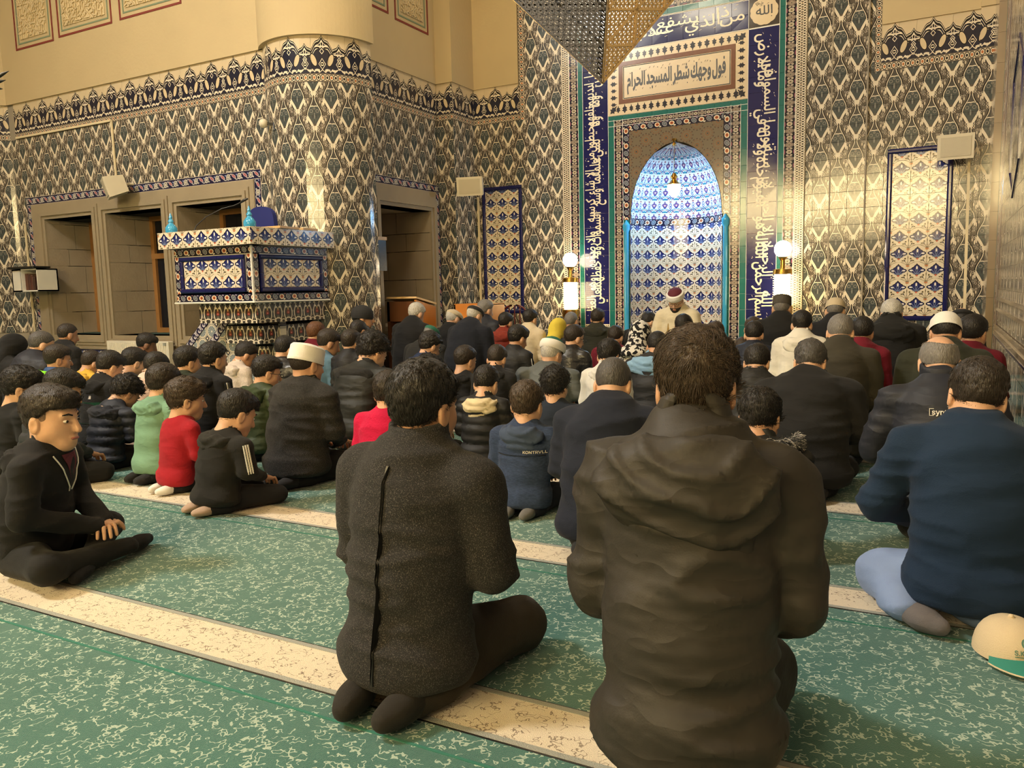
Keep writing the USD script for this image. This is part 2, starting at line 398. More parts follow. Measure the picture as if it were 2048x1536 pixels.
def mat_wavelet(name='tile_scroll', p=.11):
    g = G(); u, v = g.uv(); P = Paint(g, (.50, .46, .48)); x = u.wrap(p) * (1 / p); y = v - .5
    r = (x * x + y * y * .55).sqrt(); th = g.m('arctan2', y, x)
    s = (r * 15.0 - th).sin(); P.put(s.gt(.05) * r.lt(.45), (.012, .012, .05)); P.put((y + (u * (2 * PI / p)).sin() * .28).abs().lt(.06), (.012, .012, .05)); P.put(y.abs().gt(.42), (.012, .012, .05))
    return glaze(g, name, P.c)

def plain(name, col, rough=.5, bump=0, scale=40, var=0, vs=6, **kw):
    g = G(); t, x, y, z = g.pos()
    base = col
    if var:
        n = g.noise(t, vs, 3); base = g.mix(n, tuple(c * (1 - var) for c in col), tuple(min(1, c * (1 + var)) for c in col))
    return g.done(name, base, rough, g.noise(t, scale, 3) if bump else None, bump, .01, **kw)
def emit(name, col, s):
    g = G(); e = g.node('emission', 'emission', {'color': col, 'strength': s}); return usdkit.material(stage, '/World/Looks/' + name, g.nodes, g.links, surface=e.ref)

M = dict(field=mat_field(), palm=mat_palmette(), rings=mat_rings(), floral=mat_floral(), sprig=mat_sprig(), small=mat_small(), girih=mat_girih(), dome=mat_dome(), crest=mat_crest(), corbel=mat_corbel(), stars=mat_stars(), scroll=mat_wavelet(),
    grout=plain('grout', (.30, .26, .20), .9), navy=plain('navy_glaze', (.010, .012, .085), .12, specular_ior_level=.55), teal=plain('teal_glaze', (.016, .135, .12), .13, var=.12, vs=3, specular_ior_level=.55),
    turq=plain('turquoise_glaze', (.05, .33, .58), .10, specular_ior_level=.6), cream=plain('cream_glaze', (.66, .53, .35), .2), white=plain('white_trim', (.72, .70, .64), .3),
    plaster=plain('cream_plaster', (.52, .41, .235), .75, .25, 22, .07, 1.3), stucco=plain('stucco', (.62, .50, .30), .85, .3, 60, .15, 14), red=plain('red_line', (.20, .035, .025), .7), greenline=plain('green_line', (.20, .25, .16), .7),
    stone=plain('window_stone', (.30, .245, .165), .6, .3, 35, .16, 2.2), stoneb=plain('reveal_stone', (.34, .28, .20), .7, .3, 30, .14, 5), joint=plain('stone_joint', (.33, .27, .19), .9), oak=plain('oak_frame', (.30, .145, .045), .35, .1, 30, .2, 9),
    night=plain('night_glass', (.006, .008, .014), .06), dark=plain('dark_void', (.01, .01, .012), .9), plastic=plain('white_plastic', (.66, .60, .47), .4), cable=plain('cable_duct', (.70, .60, .40), .5), brass=plain('brass', (.75, .46, .12), .22, metallic=1.0), gold=plain('gold_lattice', (.70, .50, .26), .42, metallic=.4),
    darkmetal=plain('dark_metal', (.03, .03, .03), .4, metallic=.6), wood=plain('orange_wood', (.55, .19, .03), .38, .05, 60, .12, 8), walnut=plain('walnut', (.12, .045, .017), .4, .05, 40, .2, 7), woodpanel=plain('brown_panel', (.10, .055, .028), .45, .05, 40, .12, 5),
    redwood=plain('dark_red_wood', (.10, .012, .010), .3), text=plain('ivory_lettering', (.74, .66, .50), .3), ink=plain('black_lettering', (.012, .012, .012), .4), marble=plain('glossy_beige_tile', (.33, .25, .17), .10, var=.15, vs=4, specular_ior_level=.6))
# ------------------------------------------------------------------ tiled surfaces
class Frame:
    """flat wall: O + u*eu + v*ev, outward normal n"""
    def __init__(s, O, eu, n): s.O, s.eu, s.n = np.asarray(O, float), np.asarray(eu, float), np.asarray(n, float)
    def at(s, u, v, d=0.): return s.O + np.multiply.outer(u, s.eu) + np.multiply.outer(v, [0, 0, 1.]) + np.multiply.outer(d, s.n)
def sub_rects(r, holes):
    rs = [r]
    for a0, a1, b0, b1 in holes:
        out = []
        for u0, u1, v0, v1 in rs:
            if a1 <= u0 or a0 >= u1 or b1 <= v0 or b0 >= v1: out.append((u0, u1, v0, v1)); continue
            if a0 > u0: out.append((u0, a0, v0, v1))
            if a1 < u1: out.append((a1, u1, v0, v1))
            m0, m1 = max(u0, a0), min(u1, a1)
            if b0 > v0: out.append((m0, m1, v0, b0))
            if b1 < v1: out.append((m0, m1, b1, v1))
        rs = out
    return [q for q in rs if q[1] - q[0] > .012 and q[3] - q[2] > .012]
def slab(mb, fr, r, uvf, th=.010, gap=.0008, jit=.0005, proud=0.):
    u0, u1, v0, v1 = r[0] + gap, r[1] - gap, r[2] + gap, r[3] - gap
    U, V = np.array([u0, u1, u1, u0]), np.array([v0, v0, v1, v1])
    d = proud + rng.uniform(-jit, jit, 4)
    P = np.vstack([fr.at(U, V, d), fr.at(U, V, np.full(4, -th))])
    b = .0014; Ui, Vi = np.array([u0 + b, u1 - b, u1 - b, u0 + b]), np.array([v0 + b, v0 + b, v1 - b, v1 - b])
    P = np.vstack([fr.at(Ui, Vi, d), fr.at(U, V, d - .0009), P[4:]])
    F = [[0, 1, 2, 3]] + [[4 + i, 4 + (i + 1) % 4, (i + 1) % 4, i] for i in range(4)] + [[8 + i, 8 + (i + 1) % 4, 4 + (i + 1) % 4, 4 + i] for i in range(4)]
    if np.dot(np.cross(P[1] - P[0], P[2] - P[0]), fr.n) < 0: F = [f[::-1] for f in F]
    mb.add(P, F, np.tile(np.stack(uvf(np.concatenate([Ui, U]), np.concatenate([Vi, V])), -1), (1, 1)).tolist() + np.stack(uvf(U, V), -1).tolist())
def tiles(parent, fr, u0, u1, v0, v1, mat, holes=(), tw=.2, tv=.2, limit=300, key=None, name='tile', uvf=lambda u, v: (u, v), ou=0., ov=0., proud=0.):
    """every tile a part of its wall; past the limit the rest are one part"""
    cells = []
    for i in range(math.floor((u0 - ou) / tw + 1e-6), math.ceil((u1 - ou) / tw - 1e-6)):
        for j in range(math.floor((v0 - ov) / tv + 1e-6), math.ceil((v1 - ov) / tv - 1e-6)):
            r = (max(u0, ou + i * tw), min(u1, ou + (i + 1) * tw), max(v0, ov + j * tv), min(v1, ov + (j + 1) * tv))
            q = sub_rects(r, holes)
            if q: cells.append(q)
    if key: cells.sort(key=lambda q: key(q[0]))
    for q in cells[:limit]:
        mb = MB()
        for r in q: slab(mb, fr, r, uvf, proud=proud)
        mb.build(name, mat, parent, uv=True)
    if len(cells) > limit:
        mb = MB()
        for q in cells[limit:]:
            for r in q: slab(mb, fr, r, uvf, proud=proud)
        mb.build(name + '_field', mat, parent, uv=True, kind='stuff')
def strip(parent, fr, a, b, c, d, mat, along='v', n=.2, name='border_tile', proud=0., flip=False):
    """border of single tiles; the pattern's u runs along, v goes 0..1 across"""
    if along == 'v':
        L, uvf, cut = d - c, (lambda u, v: (v - c, (u - a) / (b - a))), lambda s, e: (a, b, c + s, c + e)
    else:
        L, uvf, cut = b - a, (lambda u, v: (u - a, (v - c) / (d - c))), lambda s, e: (a + s, a + e, c, d)
    k = max(1, round(L / n))
    for i in range(k):
        mb = MB(); slab(mb, fr, cut(L * i / k, L * (i + 1) / k), uvf, proud=proud); mb.build(name, mat, parent, uv=True)
def fbox(mb, fr, u0, u1, v0, v1, d0, d1):
    P = fr.at(np.array([u0, u1, u1, u0] * 2), np.array([v0, v0, v1, v1] * 2), np.array([d0] * 4 + [d1] * 4))
    F = [[0, 3, 2, 1], [4, 5, 6, 7], [0, 1, 5, 4], [1, 2, 6, 5], [2, 3, 7, 6], [3, 0, 4, 7]]
    if np.dot(np.cross(fr.eu, [0, 0, 1.]), fr.n) < 0: F = [f[::-1] for f in F]
    return mb.add(P, F)
def plate(mb, fr, poly, d0, d1):
    """flat polygon on a wall with thickness"""
    for g in getattr(poly, 'geoms', [poly]):
        if g.is_empty: continue
        m = trimesh.creation.extrude_polygon(g, d1 - d0, engine='earcut'); v = m.vertices
        F = m.faces if np.dot(np.cross(fr.eu, [0, 0, 1.]), fr.n) > 0 else m.faces[:, ::-1]
        mb.add(fr.at(v[:, 0], v[:, 1], v[:, 2] + d0), F, v[:, :2])
    return mb
def rect_frame(u0, u1, v0, v1, w): return sbox(u0, v0, u1, v1).difference(sbox(u0 + w, v0 + w, u1 - w, v1 - w))

YL, YQ, XR, XM, HB = 7.62, 10.8, -6.66, .47, 3.58      # left wall, qibla wall, return wall, minbar side, foot of the crest
FL = Frame((0, YL, 0), (1, 0, 0), (0, -1, 0))
FQ = Frame((0, YQ, 0), (1, 0, 0), (0, -1, 0))
FR = Frame((XR, 0, 0), (0, 1, 0), (1, 0, 0))
TOP = 9.6

# ---- shell behind and above the camera, all plain
def struct(name, mb, mat, **k): return mb.build(name, mat, kind='structure', **k)
struct('wall_back', MB().box((-17, -6.6, -.1), (2.6, -6.4, TOP)), M['plaster'], label='plain cream plaster wall behind the worshippers')
struct('wall_right', MB().box((1.6, -6.5, -.1), (1.8, 9.2, TOP)), M['plaster'], label='plain cream plaster wall right of the minbar')
struct('wall_far_left', MB().box((-17.2, -6.5, -.1), (-17, 8, TOP)), M['plaster'], label='plain cream plaster wall at far left')
struct('ceiling', MB().box((-17.2, -6.6, TOP), (2.6, 12.4, TOP + .2)), M['plaster'], label='plain cream ceiling of the prayer hall')
struct('floor', MB().box((-17.2, -6.6, -.2), (2.6, 12.4, 0)), M['walnut'], label='dark boards under the green carpet')

# ---- left wall with its three windows
wl = thing('wall_left', 'tiled wall with three stone-framed windows left of the round pier', kind='structure')
WIN = [(-12.17, -11.04), (-10.72, -9.53), (-9.21, -8.0)]
WZ0, WZ1 = .57, 2.33
mb = MB()
for r in sub_rects((-16.9, -7.2, 0, 4.1), [(a, b, WZ0, WZ1) for a, b in WIN]): fbox(mb, FL, r[0], r[1], r[2], r[3], -.30, -.008)
mb.build('wall_core', M['grout'], wl)
tiles(wl, FL, -12.86, -7.4, 0, HB, M['field'], [(-12.62, -7.65, .2, 2.69)], ou=.1, key=lambda r: abs(r[0] + 7) + abs(r[2] - 2.2))
strip(wl, FL, -12.62, -7.65, 2.57, 2.69, M['sprig'], 'u', .2); strip(wl, FL, -12.62, -12.50, .2, 2.57, M['sprig'], 'v', .2); strip(wl, FL, -7.77, -7.65, .2, 2.57, M['sprig'], 'v', .2)
strip(wl, FL, -12.5, -7.77, .2, .36, M['sprig'], 'u', .2)
def crest(parent, fr, u0, u1, ou=0.):
    n = max(1, round((u1 - u0) / .2)); 
    for i in range(n):
        mb = MB(); slab(mb, fr, (u0 + (u1 - u0) * i / n, u0 + (u1 - u0) * (i + 1) / n, HB, HB + .53), lambda u, v: (u - ou, v - HB)); mb.build('crest_tile', M['crest'], parent, uv=True)
crest(wl, FL, -12.74, -7.4)
mb = MB(); fbox(mb, FL, -16.9, -7.2, 4.105, TOP, -.30, .03); mb.build('plaster', M['plaster'], wl)
# windows: moulded stone frame, masonry reveal, oak casement
def stone_window(fr, a, b, z0, z1, depth, splay, pane_side, name, label):
    w = thing(name, label, kind='structure')
    for k, (o, i, d0, d1) in enumerate(((.15, .10, -.02, .030), (.105, .05, -.02, .048), (.055, .0, -.02, .022))):
        plate(MB(), fr, sbox(a - o, z0 - o, b + o, z1 + o).difference(sbox(a - i, z0 - i, b + i, z1 + i)), d0, d1).build('stone_moulding', M['stone'], w)
    # reveal in ashlar blocks on the side that shows, plain on the others
    for side, u, e in (('l', a, 1), ('r', b, -1)):
        z = z0; k = 0
        while z < z1 - .02:
            h = min((.34, .30, .42, .26, .38)[k % 5], z1 - z); cut = (.62, .3, .8, .45)[k % 4]; q = 0.
            for s0, s1 in ((0, cut * depth), (cut * depth, depth)):
                mb = MB(); g = .004
                P = [fr.at(u + e * splay * (s / depth) , zz, -s) for s, zz in ((s0 + g, z + g), (s1 - g, z + g), (s1 - g, z + h - g), (s0 + g, z + h - g))]
                o = -fr.eu * e * .05
                V = np.array(P + [p + o for p in P]); F = [[0, 1, 2, 3], [7, 6, 5, 4], [0, 4, 5, 1], [1, 5, 6, 2], [2, 6, 7, 3], [3, 7, 4, 0]]
                if e < 0: F = [f[::-1] for f in F]
                if np.dot(np.cross(fr.eu, [0, 0, 1.]), fr.n) > 0: F = [f[::-1] for f in F]
                mb.add(V, F).build('reveal_block', M['stoneb'], w)
            z += h; k += 1
        mb = MB(); mb.bar(fr.at(u + e * splay / 2 - e * .012, (z0 + z1) / 2, -depth / 2) - np.array([0, 0, (z1 - z0) / 2]), fr.at(u + e * splay / 2 - e * .012, (z0 + z1) / 2, -depth / 2) + np.array([0, 0, (z1 - z0) / 2]), .01, .01)
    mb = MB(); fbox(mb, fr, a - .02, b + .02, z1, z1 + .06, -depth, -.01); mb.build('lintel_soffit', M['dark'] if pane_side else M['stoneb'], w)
    mb = MB(); fbox(mb, fr, a - .02, b + .02, z0 - .06, z0, -depth, .02); mb.build('sill', M['sillcloth'] if pane_side else M['stone'], w)
    a2, b2 = a + splay, b - splay
    fr2 = Frame(fr.at(0, 0, -depth), fr.eu, fr.n)
    mb = MB()
    plate(mb, fr2, rect_frame(a2, b2, z0, z1, .075), -.04, .03); zt = z0 + (z1 - z0) * .66
    fbox(mb, fr2, a2, b2, zt - .04, zt + .04, -.04, .035); mid = (a2 + b2) / 2
    fbox(mb, fr2, mid - .04, mid + .04, z0, z1, -.04, .035); mb.build('casement', M['oak'], w)
    for p, q, r, s in ((a2 + .075, mid - .04, z0 + .075, zt - .04), (mid + .04, b2 - .075, z0 + .075, zt - .04), (a2 + .075, mid - .04, zt + .04, z1 - .075), (mid + .04, b2 - .075, zt + .04, z1 - .075)):
        mb = MB(); fbox(mb, fr2, p, q, r, s, -.02, -.012); mb.build('pane', M['night'], w)
    mb = MB(); fbox(mb, fr2, a - .2, b + .2, z0 - .2, z1 + .2, -.12, -.10); mb.build('night_backing', M['dark'], w)
    return w
M['sillcloth'] = plain('green_sill', (.035, .085, .075), .8)
for k, (a, b) in enumerate(WIN):
    stone_window(FL, a, b, WZ0, WZ1, .72, .02, True, f'window_{k + 1}', ('leftmost stone window with oak casement beside the white book box', 'middle stone window above the white radiator', 'stone window half hidden behind the tiled pulpit')[k])
tr = thing('trim_1', 'broad stone surround joining the three left windows', kind='structure')
out = sbox(-12.5, .36, -7.77, 2.57)
for a, b in WIN: out = out.difference(sbox(a - .15, WZ0 - .15, b + .15, WZ1 + .15))
plate(MB(), FL, out, -.02, .012).build('stone_surround', M['stone'], tr)

# ---- round piers
def pier(cx, cy, R, a0, a1, name, label, lim):
    w = thing(name, label, kind='structure')
    n = round((a1 - a0) * R / .2); da = (a1 - a0) / n
    class Arc:
        def __init__(s, i): s.n = np.zeros(3)
        def at(s, u, v, d=0.):
            th = a0 + np.asarray(u) / R; r = R + np.asarray(d); return np.stack([cx + r * np.cos(th), cy + r * np.sin(th), np.asarray(v, float) + 0 * r], -1)
    A = Arc(0)
    def ctile(u0, u1, v0, v1, mat, nm, uo, vo):
        k = 3; us = np.linspace(u0 + .0012, u1 - .0012, k + 1); d = rng.uniform(-.0004, .0004, k + 1)
        lo, hi = A.at(us, np.full(k + 1, v0 + .0012), d), A.at(us, np.full(k + 1, v1 - .0012), d)
        V = np.vstack([lo, hi, A.at(us, np.full(k + 1, v0 + .0012), np.full(k + 1, -.012)), A.at(us, np.full(k + 1, v1 - .0012), np.full(k + 1, -.012))]); m = k + 1
        F = [[i, i + 1, m + i + 1, m + i] for i in range(k)] + [[m + i, m + i + 1, 3 * m + i + 1, 3 * m + i] for i in range(k)] + [[2 * m + i, 2 * m + i + 1, i + 1, i] for i in range(k)] + [[0, m, 3 * m, 2 * m], [k, 2 * m + k, 3 * m + k, m + k]]
        uv = np.tile(np.concatenate([np.stack([us - uo, np.full(m, v0 - vo)], -1), np.stack([us - uo, np.full(m, v1 - vo)], -1)]), (2, 1))
        obj(nm, (V, np.vstack([[f[0], f[1], f[2]] for f in F] + [[f[0], f[2], f[3]] for f in F])), mat, w, 20, None) if False else MB().add(V, F, uv).build(nm, mat, w, uv=True)
    cols = []
    for i in range(n):
        for j in range(18):
            v0, v1 = j * .2, min(HB, (j + 1) * .2); cols.append((i, v0, v1))
    cols.sort(key=lambda c: -c[1])
    for i, v0, v1 in cols[:lim]: ctile(i * .2 * (da * R / .2), (i + 1) * da * R, v0, v1, M['field'], 'tile', 0., 0.)
    for i in range(n): ctile(i * da * R, (i + 1) * da * R, HB, HB + .53, M['crest'], 'crest_tile', .12, HB)
    th = np.linspace(a0, a1, 40)
    def shell(r, z0, z1, nm, mat):
        V = np.vstack([np.stack([cx + r * np.cos(th), cy + r * np.sin(th), np.full(40, z)], -1) for z in (z0, z1)] + [np.stack([cx + 0 * th, cy + 0 * th, np.full(40, z)], -1) for z in (z0, z1)])
        F = [[i, i + 1, 41 + i, 40 + i] for i in range(39)] + [[i + 1, i, 80 + i, 81 + i] for i in range(39)] + [[40 + i, 41 + i, 121 + i, 120 + i] for i in range(39)]
        MB().add(V, F).build(nm, mat, w)
    shell(R - .011, 0, 4.105, 'pier_core', M['grout']); shell(R + .05, 4.105, TOP, 'plaster', M['plaster'])
    return w
PC = (-6.98, 8.12, .72)
pier(*PC, -PI * .86, PI * .02, 'wall_pier_left', 'round tiled pier rising between the left windows and the niche bay', 300)
pier(-13.42, 8.12, .72, -PI * .8, -PI * .09, 'wall_pier_far_left', 'dim round tiled pier cut by the left edge of the picture', 120)

# ---- return wall with one window
wr = thing('wall_return', 'tiled return wall with one deep stone window right of the round pier', kind='structure')
mb = MB()
for r in sub_rects((8.0, 11.2, 0, 4.1), [(8.68, 9.96, .62, 2.27)]): fbox(mb, FR, *r, -.30, -.008)
mb.build('wall_core', M['grout'], wr)
tiles(wr, FR, 8.0, 10.2, 0, HB, M['field'], [(8.53, 10.2, .2, 2.66)], ou=.05)
strip(wr, FR, 8.53, 10.2, 2.55, 2.66, M['sprig'], 'u'); strip(wr, FR, 10.09, 10.2, .2, 2.55, M['sprig'], 'v')
strip(wr, FR, 8.53, 8.6, .2, 2.55, M['sprig'], 'v')
crest(wr, FR, 8.05, 10.2)
mb = MB(); fbox(mb, FR, 8.0, 11.2, 4.105, TOP, -.30, .02); mb.build('plaster', M['plaster'], wr)
stone_window(FR, 8.74, 9.94, .64, 2.27, .95, .06, False, 'window_4', 'stone window in the return wall behind the brown lectern')
plate(MB(), FR, sbox(8.6, .2, 10.09, 2.55).difference(sbox(8.60, .49, 10.09, 2.42)), -.02, .012).build('stone_surround', M['stone'], wr)
mb = MB(); fbox(mb, FR, 8.62, 10.09, .0, .49, -.01, .03); mb.build('under_window_panel', M['woodpanel'], wr)
# pilaster in the corner
wp = thing('wall_pilaster_left', 'slim tiled pilaster in the inner corner left of the niche wall', kind='structure')
FP = Frame((0, 10.2, 0), (1, 0, 0), (0, -1, 0)); FP2 = Frame((-6.38, 0, 0), (0, 1, 0), (1, 0, 0))
tiles(wp, FP, -6.66, -6.38, 0, HB, M['field']); tiles(wp, FP2, 10.2, 10.8, 0, HB, M['field'])
crest(wp, FP, -6.66, -6.38); crest(wp, FP2, 10.2, 10.8)
MB().box((-6.70, 10.212, 0), (-6.392, 10.9, 4.1)).build('wall_core', M['grout'], wp); MB().box((-6.70, 10.17, 4.105), (-6.36, 10.9, TOP)).build('plaster', M['plaster'], wp)

# ---- qibla wall
wq = thing('wall_qibla', 'tiled niche wall with two palmette panels and tall central bay', kind='structure')
PANL, PANR = (-6.27, -5.585, .74, 2.65), (-.645, .05, .62, 2.66)
MIH = (-4.89, -1.583, 0, 4.9)
mb = MB()
for r in sub_rects((-6.45, .6, 0, TOP), [(-3.89, -2.585, 0, 3.1)]): fbox(mb, FQ, *r, -.25, -.010)
mb.build('wall_core', M['grout'], wq)
tiles(wq, FQ, -6.38, -5.6, 0, HB, M['field'], [PANL], ou=-.08, limit=60)
tiles(wq, FQ, -5.5, -4.89, 0, 5.6, M['field'], ou=-.1, limit=90)
tiles(wq, FQ, -5.6, -5.5, 0, HB, M['field'], [PANL], ou=-.08)
FQ1 = Frame((0, YQ - .03, 0), (1, 0, 0), (0, -1, 0))
tiles(wq, FQ1, -1.583, -.885, 0, 5.6, M['field'], ou=-1.285, limit=120)
tiles(wq, FQ, -.885, .36, 0, HB, M['field'], [PANR], ou=-.885, limit=140)
tiles(wq, FQ, -.885, -.82, HB, 5.6, M['field'], ou=-.885, limit=140)
for u in (-1.583, -1.285, -.885): mb = MB(); fbox(mb, FQ, u - .008, u + .008, 0, 5.6, -.01, .034); mb.build('corner_bead', M['grout'], wq)
crest(wq, FQ, -6.38, -5.6, .0); crest(wq, FQ, -.75, .36, .19)
for u0, u1 in ((-5.6, -5.5), (-.82, -.75)):   # bead strip turning up beside the plaster
    for i in range(10):
        mb = MB(); slab(mb, FQ, (u0, u1, HB + .2 * i, HB + .2 * (i + 1)), lambda u, v: (v, (u - u0) / (u1 - u0) * .09)); mb.build('bead_tile', M['crest'], wq, uv=True)
mb = MB(); fbox(mb, FQ, -6.42, -5.602, 4.105, TOP, -.02, .02); fbox(mb, FQ, -.748, .6, 4.105, TOP, -.02, .02); fbox(mb, FQ, -5.61, -.74, 5.61, TOP, -.02, .06); mb.build('plaster', M['plaster'], wq)
FQJ = Frame((0, YQ - .06, 0), (1, 0, 0), (0, -1, 0))
tiles(wq, FQJ, .26, .42, 0, HB, M['field'], ou=.115, limit=40); crest(wq, FQJ, .26, .42, .19)
MB().box((.262, YQ - .05, 0), (.42, YQ, 4.1)).build('pilaster_core', M['grout'], wq)
mb = MB(); fbox(mb, FQJ, .26, .6, 4.11, TOP, -.06, .02); mb.build('pilaster_plaster', M['plaster'], wq)
def panel(u0, u1, v0, v1, parent, fr, ou, ov, w=.055, mat='palm'):
    tiles(parent, fr, u0 + w, u1 - w, v0 + w, v1 - w, M[mat], ou=ou, ov=ov, name='panel_tile', uvf=lambda u, v: (u - ou - .1, v - ov - .1), proud=.004)
    def rail(a, b, c, d, along):
        L = (b - a) if along == 'u' else (d - c); k = max(1, round(L / .2))
        for i in range(k):
            mb = MB()
            r = (a + L * i / k, a + L * (i + 1) / k, c, d) if along == 'u' else (a, b, c + L * i / k, c + L * (i + 1) / k)
            pts = []
            g = .0015
            for uu in (r[0] + g, r[1] - g):
                for vv in (r[2] + g, r[3] - g): pts.append(fr.at(uu, vv, -.01))
            q = .3
            cu0, cu1, cv0, cv1 = (r[0] + g, r[1] - g, c + (d - c) * q, d - (d - c) * q) if along == 'u' else (a + (b - a) * q, b - (b - a) * q, r[2] + g, r[3] - g)
            for uu in (cu0, cu1):
                for vv in (cv0, cv1): pts.append(fr.at(uu, vv, .022))
            for uu in (r[0] + g, r[1] - g):
                for vv in (r[2] + g, r[3] - g): pts.append(fr.at(uu, vv, .012))
            m = trimesh.convex.convex_hull(np.array(pts)); mb.tm(m); mb.build('navy_rail_tile', M['navy'], parent)
    rail(u0, u1, v0, v0 + w, 'u'); rail(u0, u1, v1 - w, v1, 'u'); rail(u0, u0 + w, v0 + w, v1 - w, 'v'); rail(u1 - w, u1, v0 + w, v1 - w, 'v')
pq = thing('wall_panel_left', 'tall palmette tile panel framed navy left of the niche', kind='structure'); panel(*PANL, pq, FQ, -6.22, .70)
pq = thing('wall_panel_right', 'tall palmette tile panel framed navy right of the niche', kind='structure'); panel(*PANR, pq, FQ, -.59, .72)

# ---- mihrab
CX = -3.237
mh = thing('mihrab', 'tall tiled prayer niche bay with calligraphy and blue-lit vault', 'prayer niche', kind='structure')
FM = Frame((0, YQ - .05, 0), (1, 0, 0), (0, -1, 0))
H1 = 4.66
mb = MB()
for r in sub_rects((-4.89, -1.583, .0, 5.7), [(CX - .645, CX + .645, 0, 3.1)]): fbox(mb, FM, *r, -.05, -.008)
mb.build('bay_core', M['white'], mh)
mb = MB(); fbox(mb, FM, -4.89, CX - .645, 0, .36, -.04, .10); fbox(mb, FM, CX + .645, -1.583, 0, .36, -.04, .10); mb.build('plinth', M['woodpanel'], mh)
for s in (-1, 1):
    def e(a, b): return (CX + s * a, CX + s * b) if s > 0 else (CX - b, CX - a)
    a, b = e(1.535, 1.654); strip(mh, FM, a, b, .36, 5.6, M['small'], 'v')
    a, b = e(1.405, 1.53); strip(mh, FM, a, b, .36, 5.6, M['floral'], 'v')
    a, b = e(1.335, 1.40); strip(mh, FM, a, b, .36, 4.70, M['teal'], 'v', name='teal_tile')
    a, b = e(.955, 1.325)
    for k in (0, 1):
        q0, q1 = a + (b - a) * k / 2, a + (b - a) * (k + 1) / 2; strip(mh, FM, q0, q1, .58, 4.29, M['navy'], 'v', name='navy_tile')
    tiles(mh, FM, a, b, .36, .58, M['small'], name='foot_tile', uvf=lambda u, v: (u, (v - .36) / .22))
    a, b = e(.868, .947); strip(mh, FM, a, b, .36, 3.45, M['teal'], 'v', name='teal_tile')
    a, b = e(.742, .86); strip(mh, FM, a, b, .36, 3.385, M['floral'], 'v')
    a, b = e(.645, .735); strip(mh, FM, a, b, 2.03, 3.31, M['rings'], 'v')
    a, b = e(.645, .735); strip(mh, FM, a, b, .36, 2.03, M['teal'], 'v', name='teal_tile')
strip(mh, FM, CX - .947, CX + .947, 3.39, 3.45, M['teal'], 'u', name='teal_tile'); strip(mh, FM, CX - .742, CX + .742, 3.315, 3.385, M['floral'], 'u')
strip(mh, FM, CX - .645, CX + .645, 3.225, 3.31, M['rings'], 'u')
strip(mh, FM, CX - 1.325, CX + 1.325, 4.67, 4.74, M['teal'], 'u', name='teal_tile'); strip(mh, FM, CX - 1.40, CX + 1.40, 4.75, 4.87, M['floral'], 'u')
for k in range(9): strip(mh, FM, CX - .947, CX + .947, 4.31 + (k % 2) * .17, 4.48 + (k % 2) * .17, M['navy'], 'u', name='navy_tile') if k < 2 else None
# pale lines between the borders
mb = MB()
for d in (1.5325, 1.4025, 1.33, .951, .8635, .7385): fbox(mb, FM, CX - d - .003, CX - d + .003, .36, 4.7 if d > .95 else 3.4, -.01, .003); fbox(mb, FM, CX + d - .003, CX + d + .003, .36, 4.7 if d > .95 else 3.4, -.01, .003)
for z in (3.387, 3.312, 4.30, 4.665): fbox(mb, FM, CX - .95, CX + .95, z - .003, z + .003, -.01, .003)
mb.build('white_line', M['white'], mh)
# medallion corners
for s in (-1, 1):
    c = CX + s * 1.14; mb = MB(); fbox(mb, FM, c - .185, c + .185, 4.31, 4.66, -.01, 0); mb.build('spandrel', M['girih'], mh)
    th = np.linspace(0, 2 * PI, 97)[:-1]; rr = 1 + .05 * np.abs(np.sin(th * 6))
    plate(MB(), FM, Polygon(np.stack([c + .165 * rr * np.cos(th), 4.485 + .158 * rr * np.sin(th)], -1)), 0, .004).build('medallion', M['cream'], mh)
# cream panel with dark leaf tiles around a framed verse
mb = MB(); fbox(mb, FM, CX - .947, CX + .947, 3.455, 4.295, -.01, 0); mb.build('cream_panel', M['cream'], mh)
plate(MB(), FM, rect_frame(CX - .79, CX + .79, 3.60, 4.15, .055), 0, .007).build('brown_frame', M['brownframe'] if 'brownframe' in M else M.setdefault('brownframe', plain('brown_glaze', (.19, .085, .05), .15, var=.2, vs=20)), mh)
plate(MB(), FM, rect_frame(CX - .725, CX + .725, 3.665, 4.085, .008), 0, .006).build('frame_line', M['ink'], mh)
mb = MB()
def leaf(u, v, ang, s):
    p = Polygon([(-.004, -.05), (.004, -.05), (.006, -.03), (.03, -.01), (.018, .004), (.034, .02), (.014, .026), (0, .05), (-.014, .026), (-.034, .02), (-.018, .004), (-.03, -.01), (-.006, -.03)])
    plate(mb, FM, affinity.translate(affinity.rotate(affinity.scale(p, s, s, origin=(0, 0)), ang, origin=(0, 0)), u, v), 0, .003)
for i in range(18):
    u = CX - .80 + i * 1.6 / 17
    leaf(u, 4.215, 0, 1.15 if i % 2 else .95); leaf(u, 3.53, 180, 1.15 if i % 2 else .95)
for i in range(7):
    v = 3.60 + i * .55 / 6
    leaf(CX - .865, v, 90, 1.0 if i % 2 else .85); leaf(CX + .865, v, -90, 1.0 if i % 2 else .85)
for su in (-1, 1):
    for sv in (-1, 1): leaf(CX + su * .87, 3.875 + sv * .345, -45 * su if sv > 0 else -135 * su, 1.3)
mb.build('leaf_border', M['leafdark'] if 'leafdark' in M else M.setdefault('leafdark', plain('leaf_glaze', (.025, .025, .035), .15)), mh)
